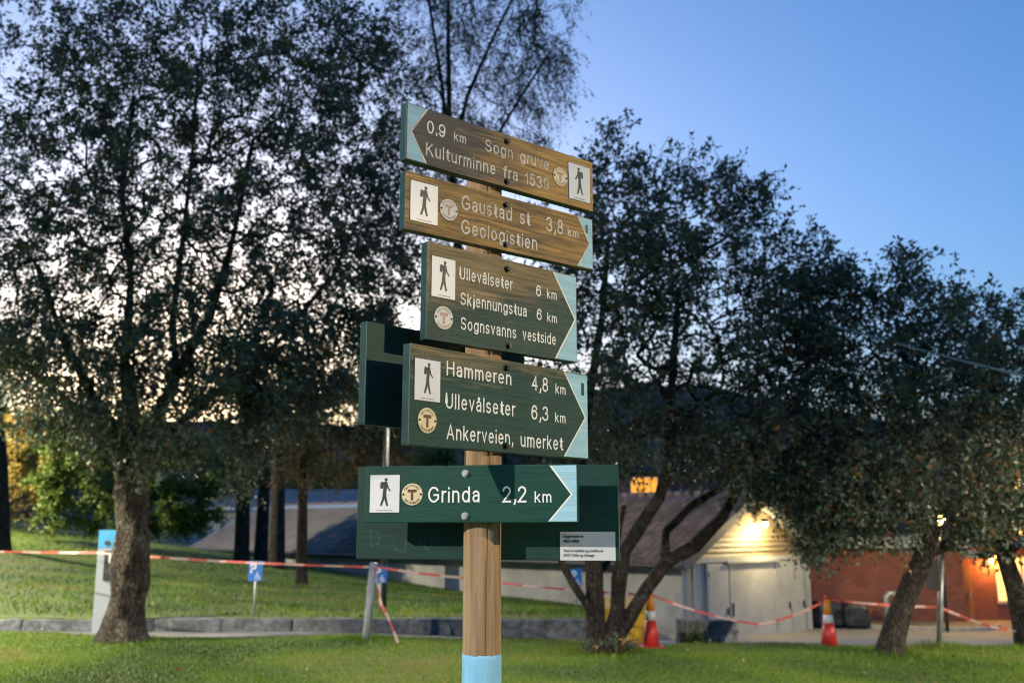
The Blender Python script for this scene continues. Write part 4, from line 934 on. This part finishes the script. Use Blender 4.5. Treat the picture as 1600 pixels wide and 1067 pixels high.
# ---------------------------------------------------------------- street furniture
TR_, TW_ = mat('tape_red', (.52, .10, .085), .45, .1, 9, bump=0), mat('tape_white', (.58, .38, .35), .45, .08, 9, bump=0)
def tape(label, pts, sag, w=.036, seed=0, stripe=.30, twist=.5):
    pts = [Vector(p) for p in pts]; b = MB(); P = []
    for (a, c), s in zip(zip(pts[:-1], pts[1:]), sag):
        n = max(8, int((c - a).length / (stripe / 2)))
        for i in range(n + (c is pts[-1])): t = i / n; q = a.lerp(c, t); q.z -= 4 * s * t * (1 - t); P.append(q)
    Lr, Rr = [], []
    for i, p in enumerate(P):
        d = (P[min(i + 1, len(P) - 1)] - P[max(i - 1, 0)]).normalized(); u = Vector((0, 0, 1)) - d * d.z
        u = u.normalized() if u.length > .2 else Vector((1, 0, 0)); v = d.cross(u); a = twist * math.sin(i * .13 + seed) + .3 * math.sin(i * .41 + seed * 2)
        o_ = (u * math.cos(a) + v * math.sin(a)) * w / 2; Lr.append(p - o_); Rr.append(p + o_)
    n = len(P); b.v = [tuple(x) for x in Lr + Rr]
    for i in range(n - 1): b.f.append([i, i + 1, n + i + 1, n + i]); b.m.append((i // 2) % 2)
    o = b.build('barrier_tape', [TR_, TW_]); tag(o, label, 'tape', 'red and white barrier tape'); return o
# grey bollard post
pb = foot(571, 14.7); ptp = at(584, 880, 14.7)
T = empty('steel_post', pb, 0, 'leaning grey steel post with tape tied to its top, left of the signpost', 'post')
MB().tube([(0, 0, -.1), ptp - pb], .056, 14).build('pole', GREYP, T, True)
MB().tube([(ptp - pb) * 1.0, (ptp - pb) * 1.012], [.06, .045], 14).build('cap', STEEL, T, True)
c1, c2 = foot(1017, 14.25), foot(1295, 14.25); c1.z = c2.z = -.02
pole_b = foot(1464, 14.1)
ptape = [at(-160, 858, 15.9), at(150, 863, 15.45), ptp + Vector((0, -.0, -.05))]
stk = empty('wooden_stake', (ptape[0].x, ptape[0].y, 0), 0, 'plain wooden stake holding the left end of the tape', 'stake')
MB().tube([(0, 0, -.1), (0, 0, ptape[0].z + .1)], .035, 8).build('shaft', PINE, stk)
tape('tape stretched from the left edge past the thick trunk to the steel post', ptape, [.01, .03], seed=1)
tape('tape stretched from the steel post behind the signpost to the left cone', [ptp + Vector((.05, 0, -.05)), at(720, 902, 14.6), c1 + Vector((0, 0, .71))], [.01, .03], seed=2)
tape('loose tape end hanging from the steel post to the grass', [ptp + Vector((.02, -.06, -.06)), at(596, 945, 14.5), at(622, 1004, 14.3)], [.02, -.03], seed=3, twist=.9)
tape('tape sagging between the two cones in front of the garage doors', [c1 + Vector((.02, 0, .71)), at(1185, 975, 14.3), c2 + Vector((0, 0, .65))], [.05, .05], seed=4)
tape('tape stretched from the right cone to the thin sign pole', [c2 + Vector((.02, 0, .65)), at(1465, 948, 14.1)], [.02], seed=5)
tape('tape sloping down from the thin sign pole to the right-edge tree', [at(1466, 948, 14.1), at(1533, 974, 14.15), at(1588, 986, 14.05)], [.0, .01], seed=6)
# cones
CR, CO, CW = mat('cone_red', (.55, .035, .03), .45, .12, 10, bump=.05), mat('cone_orange', (.70, .25, .03), .45, .12, 10, bump=.05), mat('cone_white', (.72, .70, .70), .4, .08, 10, bump=0)
for c, hh, lab in ((c1, .78, 'red cone with white band and orange top in front of the yellow bin'), (c2, .70, 'red cone with white band and orange top right of the garage doors')):
    T = empty('traffic_cone', c, 0, lab, 'cone', 'traffic cones holding the tape'); r = lambda t: .115 - .08 * t
    MB().lathe([(r(0), .03), (r(.48), .48 * hh)], 20).build('cone_body', CR, T, True)
    MB().lathe([(r(.48) + .001, .48 * hh), (r(.64) + .001, .64 * hh)], 20).build('reflective_band', CW, T, True)
    MB().lathe([(r(.64), .64 * hh), (r(.94), .94 * hh)], 20).build('cone_top', CO, T, True)
    MB().lathe([(r(.94) + .004, .93 * hh), (r(1) + .004, hh), (.015, hh + .01)], 16).build('tip', CR, T, True)
    MB().box(-.17, .17, -.17, .17, -.01, .032, b=.01).build('base', CR, T)
# charging column
ch = foot(158, 16.05); T = empty('charging_column', ch, R(6), 'pale grey charging column with blue top and black socket panel', 'charger')
hh = at(158, 828, 16.05).z - ch.z; w = .145
MB().box(-w, w, 0, .16, -.05, hh - .28, b=.01).build('body', mat('pale_grey_column', (.30, .33, .38), .4, .06, 5, bump=0), T)
MB().box(-w, w, .001, .159, hh - .278, hh, b=.01).build('blue_head', mat('charger_blue', (.05, .33, .62), .4, .06, 5, bump=0), T)
sp = MB().box(-.03, .12, -.03, .002, hh - .78, hh - .32, b=.012).build('socket_panel', BLACK, T)
b = MB()
for z_ in (hh - .44, hh - .64): b.prism([(.045 + .045 * math.cos(q * math.pi / 8), z_ + .045 * math.sin(q * math.pi / 8)) for q in range(16)], -.055, -.029)
b.build('socket', DARK, sp)
MB().box(.06, .15, -.1, -.05, hh - .52, hh - .36, b=.025).build('plug', WHITE, T)
MB().prism([(-.005 + .04 * math.cos(q * math.pi / 8), hh - .2 + .04 * math.sin(q * math.pi / 8)) for q in range(16)], -.012, .0).build('card_reader', DARK, T)
# parking signs
PB, PW = mat('sign_blue', (.012, .13, .52), .4, .06, 8, bump=0), mat('sign_white', (.75, .77, .8), .4, .04, 8, bump=0)
def parking(px, ytop, d, pw, ph, lab):
    g = foot(px, d); t = at(px, ytop, d); T = empty('parking_sign', g, 0, lab, 'sign', 'blue parking signs along the kerb')
    h = t.z - g.z
    MB().tube([(0, .03, -.1), (0, .03, h - .02)], .022, 10).build('pole', STEEL, T, True)
    o = MB().box(-pw / 2, pw / 2, -.006, .006, h - ph, h, b=.003).build('panel', PB, T)
    stroke_words('P', pw * .42, ph * .5, .1)[0][1].build('lettering', PW, o, loc=(-pw * .30, -.0072, h - ph * .62))
    s = ph * .28; b = MB(); cx_, cz_ = pw * .16, h - ph * .80; m_ = []
    for q in range(20):
        a0, a1 = R(110 + q * 11), R(110 + (q + 1) * 11)
        if True: b.add([(cx_ + s * .36 * math.cos(a0), -.0085, cz_ + s * .36 * math.sin(a0)), (cx_ + s * .48 * math.cos(a0), -.0085, cz_ + s * .48 * math.sin(a0)), (cx_ + s * .48 * math.cos(a1), -.0085, cz_ + s * .48 * math.sin(a1)), (cx_ + s * .36 * math.cos(a1), -.0085, cz_ + s * .36 * math.sin(a1))], [(0, 1, 2, 3)])
    for x0, x1, z0, z1 in ((-.12, .02, .0, .62), (-.12, .4, -.02, .12), (.3, .42, -.36, .1), (.3, .56, -.40, -.30), (-.1, .3, .3, .4)): b.box(cx_ + x0 * s, cx_ + x1 * s, -.0088, -.0062, cz_ + z0 * s, cz_ + z1 * s)
    b.prism([(cx_ - .06 * s + .12 * s * math.cos(q * math.pi / 6), cz_ + .8 * s + .12 * s * math.sin(q * math.pi / 6)) for q in range(12)], -.0088, -.0062)
    b.build('wheelchair_symbol', PW, o)
    return T
parking(395, 876, 17.0, .24, .325, 'blue parking sign standing alone on the bank, left of the steel post')
parking(592, 883, 17.4, .24, .29, 'blue parking sign right behind the leaning steel post')
parking(901, 888, 23.5, .27, .40, 'blue parking sign seen between the stems of the multi-stemmed tree')
# thin sign pole at the right
T = empty('sign_pole', pole_b, 0, 'thin grey pole with a dark sign seen edge-on, between the right-hand trees', 'pole')
tp = at(1472, 850, 14.1) - pole_b
MB().tube([(0, 0, -.1), tp * 1.02], .038, 12).build('pole', STEEL, T, True)
q0, q1 = at(1465, 921, 14.1) - pole_b, at(1468, 872, 14.1) - pole_b
MB().box(q0.x - .075, q0.x - .04, -.22, .2, q0.z, q1.z, b=.006).build('sign_panel', DARK, T)
# grit bin
g = foot(981, 17.0); g.z = -.30; T = empty('grit_bin', g, 0, 'yellow plastic grit bin behind the multi-stemmed tree', 'bin')
bm = MB(); hb = .56
bm.add([(-.3, -.22, 0), (.3, -.22, 0), (.3, .22, 0), (-.3, .22, 0), (-.38, -.28, hb), (.38, -.28, hb), (.38, .28, hb), (-.38, .28, hb)], [(0, 3, 2, 1), (0, 1, 5, 4), (1, 2, 6, 5), (2, 3, 7, 6), (3, 0, 4, 7), (4, 5, 6, 7)])
bm.build('tub', YEL, T)
bm = MB(); bm.add([(-.41, -.31, hb), (.41, -.31, hb), (.41, .31, hb), (-.41, .31, hb), (-.41, -.31, hb + .06), (.41, -.31, hb + .06), (.36, .25, hb + .2), (-.36, .25, hb + .2), (.41, .31, hb + .06), (-.41, .31, hb + .06)],
   [(0, 1, 5, 4), (4, 5, 6, 7), (1, 2, 8, 5), (5, 8, 6), (3, 0, 4, 9), (9, 4, 7), (2, 3, 9, 8), (8, 9, 7, 6)]); bm.build('lid', YEL, T)
# things in front of the brick wall
vp = Vector((at(1386, 970, 36.6).x, 36.6, zroad(12, 36.6))); T = empty('vent_pipe', vp, 0, 'pale vent pipe with bent top in front of the brick wall', 'pipe')
hv = at(1386, 927, 36.6).z - vp.z
MB().tube([(0, 0, -.1), (0, 0, hv - .22), (.03, 0, hv - .1), (.14, 0, hv), (.34, 0, hv)], .10, 12).build('pipe', STEEL, T, True)
MB().tube([(.33, 0, hv), (.38, 0, hv - .02), (.38, 0, hv - .2)], .115, 12).build('hood', STEEL, T, True)
MB().lathe([(.15, -.05), (.15, .03), (.11, .04)], 14).build('collar', GREYP, T, True)
for (p0, p1, yt, d, lab, sd_) in ((1268, 1318, 938, 36.2, 'dark blue tarpaulin-covered stack behind the right cone', 1), (1316, 1353, 942, 35.8, 'smaller dark covered stack with sloping top by the brick wall', 2)):
    a, c = at(p0, 960, d), at(p1, 960, d); gz = zroad(11, d); hz = at(p0, yt, d).z - gz; T = empty('covered_stack', ((a.x + c.x) / 2, d, gz), 0, lab, 'covered stack', 'tarpaulin-covered stacks')
    bm = bmesh.new(); bmesh.ops.create_cube(bm, size=1); bmesh.ops.bevel(bm, geom=bm.edges[:], offset=.1, segments=3, affect='EDGES')
    bmesh.ops.subdivide_edges(bm, edges=[e for e in bm.edges if e.calc_length() > .3], cuts=7, use_grid_fill=True)
    me = bpy.data.meshes.new('tarpaulin'); ww = c.x - a.x
    for v in bm.verts:
        s_ = 1 - .12 * (v.co.z + .5) * (v.co.x + .5); v.co = Vector((v.co.x * ww, v.co.y * .9, (v.co.z + .5) * hz * s_)); v.co += Vector(noise.noise_vector(v.co * 3 + Vector((sd_ * 7, 0, 0)))) * .06
    bm.to_mesh(me); bm.free(); me.materials.append(TARP); me.polygons.foreach_set('use_smooth', [True] * len(me.polygons)); link('tarpaulin', me, T)
    MB().tube([(-ww * .52, -.5, hz * .45), (0, -.53, hz * .42), (ww * .52, -.5, hz * .45)], .012, 5).build('strap', DARK, T)
# planted island with concrete kerb in front of the entrance
T = empty('planting_island', (0, 0, 0), 0, 'low gravel bed edged with pale concrete kerbstones before the brick wall', 'planting bed')
path = [at(px, 985, d) for px, d in ((1326, 36.0), (1362, 35.5), (1400, 35.1), (1440, 34.8), (1480, 34.5), (1515, 34.4), (1542, 34.6), (1558, 35.2), (1560, 36.2), (1545, 37.1))]
pts2 = []
for a, c in zip(path[:-1], path[1:]):
    n = max(1, int(((c - a).xy).length / .8))
    for q in range(n): pts2.append(a.lerp(c, q / n))
for a, c in zip(pts2[:-1], pts2[1:]):
    d_ = (c - a); L_2 = d_.xy.length; an = math.atan2(d_.y, d_.x); zz = zroad(a.x, a.y)
    MB().box(0, L_2 - .012, -.07, .07, -.06, .13, b=.015).build('kerbstone', CONC, T, loc=(a.x, a.y, zz), rot=(0, 0, an))
bed = MB(); n = len(pts2); cc = Vector((at(1450, 985, 36.5).x, 36.6, 0)); bed.add([(p.x, p.y, zroad(p.x, p.y) + .07) for p in pts2] + [(at(1500, 985, 37.3).x, 37.4, zroad(14, 37.3) + .1), (at(1330, 985, 37.3).x, 37.4, zroad(12, 37.3) + .1)], [tuple(range(n + 2))])
bed.build('gravel_bed', mat('tan_gravel', (.25, .20, .13), .9, .5, 14, bump=.8, dist=.02), T)
# overhead cable and its pole
up = Vector((9.2, 10.2, 0)); T = empty('utility_pole', up, 0, 'wooden utility pole standing right of the view', 'pole')
ce = at(1960, 690, 9.2); MB().tube([(0, 0, -.2), (0, 0, ce.z + .4)], [.11, .08], 12).build('shaft', PINE, T, True)
a = at(1290, 505, 12.6); c = Vector((up.x, up.y, ce.z)); P = []
for q in range(41): t = q / 40; p = a.lerp(c, t); p.z -= .12 * 4 * t * (1 - t) - .0; P.append(p)
tag(MB().tube(P, .014, 6).build('overhead_cable', mat('grey_cable', (.30, .32, .33), .5, .1, 5, bump=0)), 'thin grey overhead cable sloping down across the right-hand trees', 'cable')

# ---------------------------------------------------------------- unseen street lamps, assumed from board light or added to brighten lawn and bank
def added_street_lamp(x, y, h, power, c, lab, cut=80):
    T = empty('added_street_lamp', (x, y, H(x, y)), 0, lab, 'street lamp', 'assumed or added street lamps')
    MB().tube([(0, 0, -.1), (0, 0, 1.2), (0, 0, h)], [.08, .07, .045], 12).build('pole', DARK, T, True)
    sg = -1 if x > 0 else 1
    MB().tube([(0, 0, h - .05), (sg * .55, 0, h + .06), (sg * 1.1, 0, h + .08)], .03, 8).build('arm', STEEL, T, True)
    MB().box(sg * 1.3 - .3, sg * 1.3 + .3, -.13, .13, h + .06, h + .15, b=.03).build('head', DARK, T)
    MB().box(sg * 1.3 - .22, sg * 1.3 + .22, -.09, .09, h + .035, h + .062).build('lens', glow('added_lamp_lens', c, 25), T)
    d = bpy.data.lights.new('added_lamp_light', 'SPOT'); d.energy = power; d.color = c; d.shadow_soft_size = .1; d.spot_size = R(cut * 2); d.spot_blend = .12   # full cut-off head: no light above its cone
    o = bpy.data.objects.new('added_lamp_light', d); COL.objects.link(o); o.parent = T; o.location = (sg * 1.3, 0, h + .02)
added_street_lamp(-14.2, -8.0, 8.0, 5600, (1, .92, .78), 'assumed tall street lamp left behind the viewpoint')  # unseen lamp, assumed from the diagonal shadow on the front board
added_street_lamp(19.0, -4.6, 6.5, 5200, (1, .80, .50), 'assumed tall street lamp right behind the viewpoint', 82.5)  # unseen lamp, assumed from the warm light on the upper boards
added_street_lamp(-22.5, 33.0, 6.5, 6000, (1, .90, .62), 'added unseen street lamp on the bank beyond the left edge', 84)  # unseen lamp added to light the shrubs and the crest of the bank
added_street_lamp(-13.5, 12.5, 5.5, 3800, (1, .90, .66), 'added unseen street lamp beside the lawn beyond the left edge', 75)  # no such lamp in view: added to brighten lawn, bank and thick trunk
added_street_lamp(13.0, 9.5, 5.5, 1600, (1, .88, .62), 'added unseen street lamp beside the lawn beyond the right edge', 70)  # unseen lamp added for more light on the lawn
pl = foot(597, 20.5); added_street_lamp(pl.x - .0, pl.y, at(597, 590, 20.5).z - pl.z, 330, (1, .88, .64), 'street lamp on the bank, its grey pole showing, with an added lit head hidden behind the boards', 82)  # real pole; the lit head is added to brighten bank and garage wall
yl = Vector((at(1474, 900, 34.2).x, 34.2, zroad(14, 34.2))); hy = at(1474, 818, 34.2).z - yl.z
T = empty('yard_lamp', yl, 0, 'yellow glowing lamp on a short mast half hidden by leaves before the brick wall', 'lamp')
MB().tube([(0, 0, -.1), (0, 0, hy)], [.06, .045], 10).build('mast', DARK, T, True)
MB().lathe([(.06, 0), (.17, .08), (.19, .2), (.15, .3), (.05, .34)], 16, c=(0, 0, hy)).build('globe', glow('yellow_globe', (1, .80, .18), 14), T, True)
MB().lathe([(.2, .34), (.1, .40), (.02, .42)], 16, c=(0, 0, hy)).build('lid', DARK, T, True)
lamp('yard_lamp_light', (0, -.35, hy + .1), 130, (1, .78, .3), .15, T)
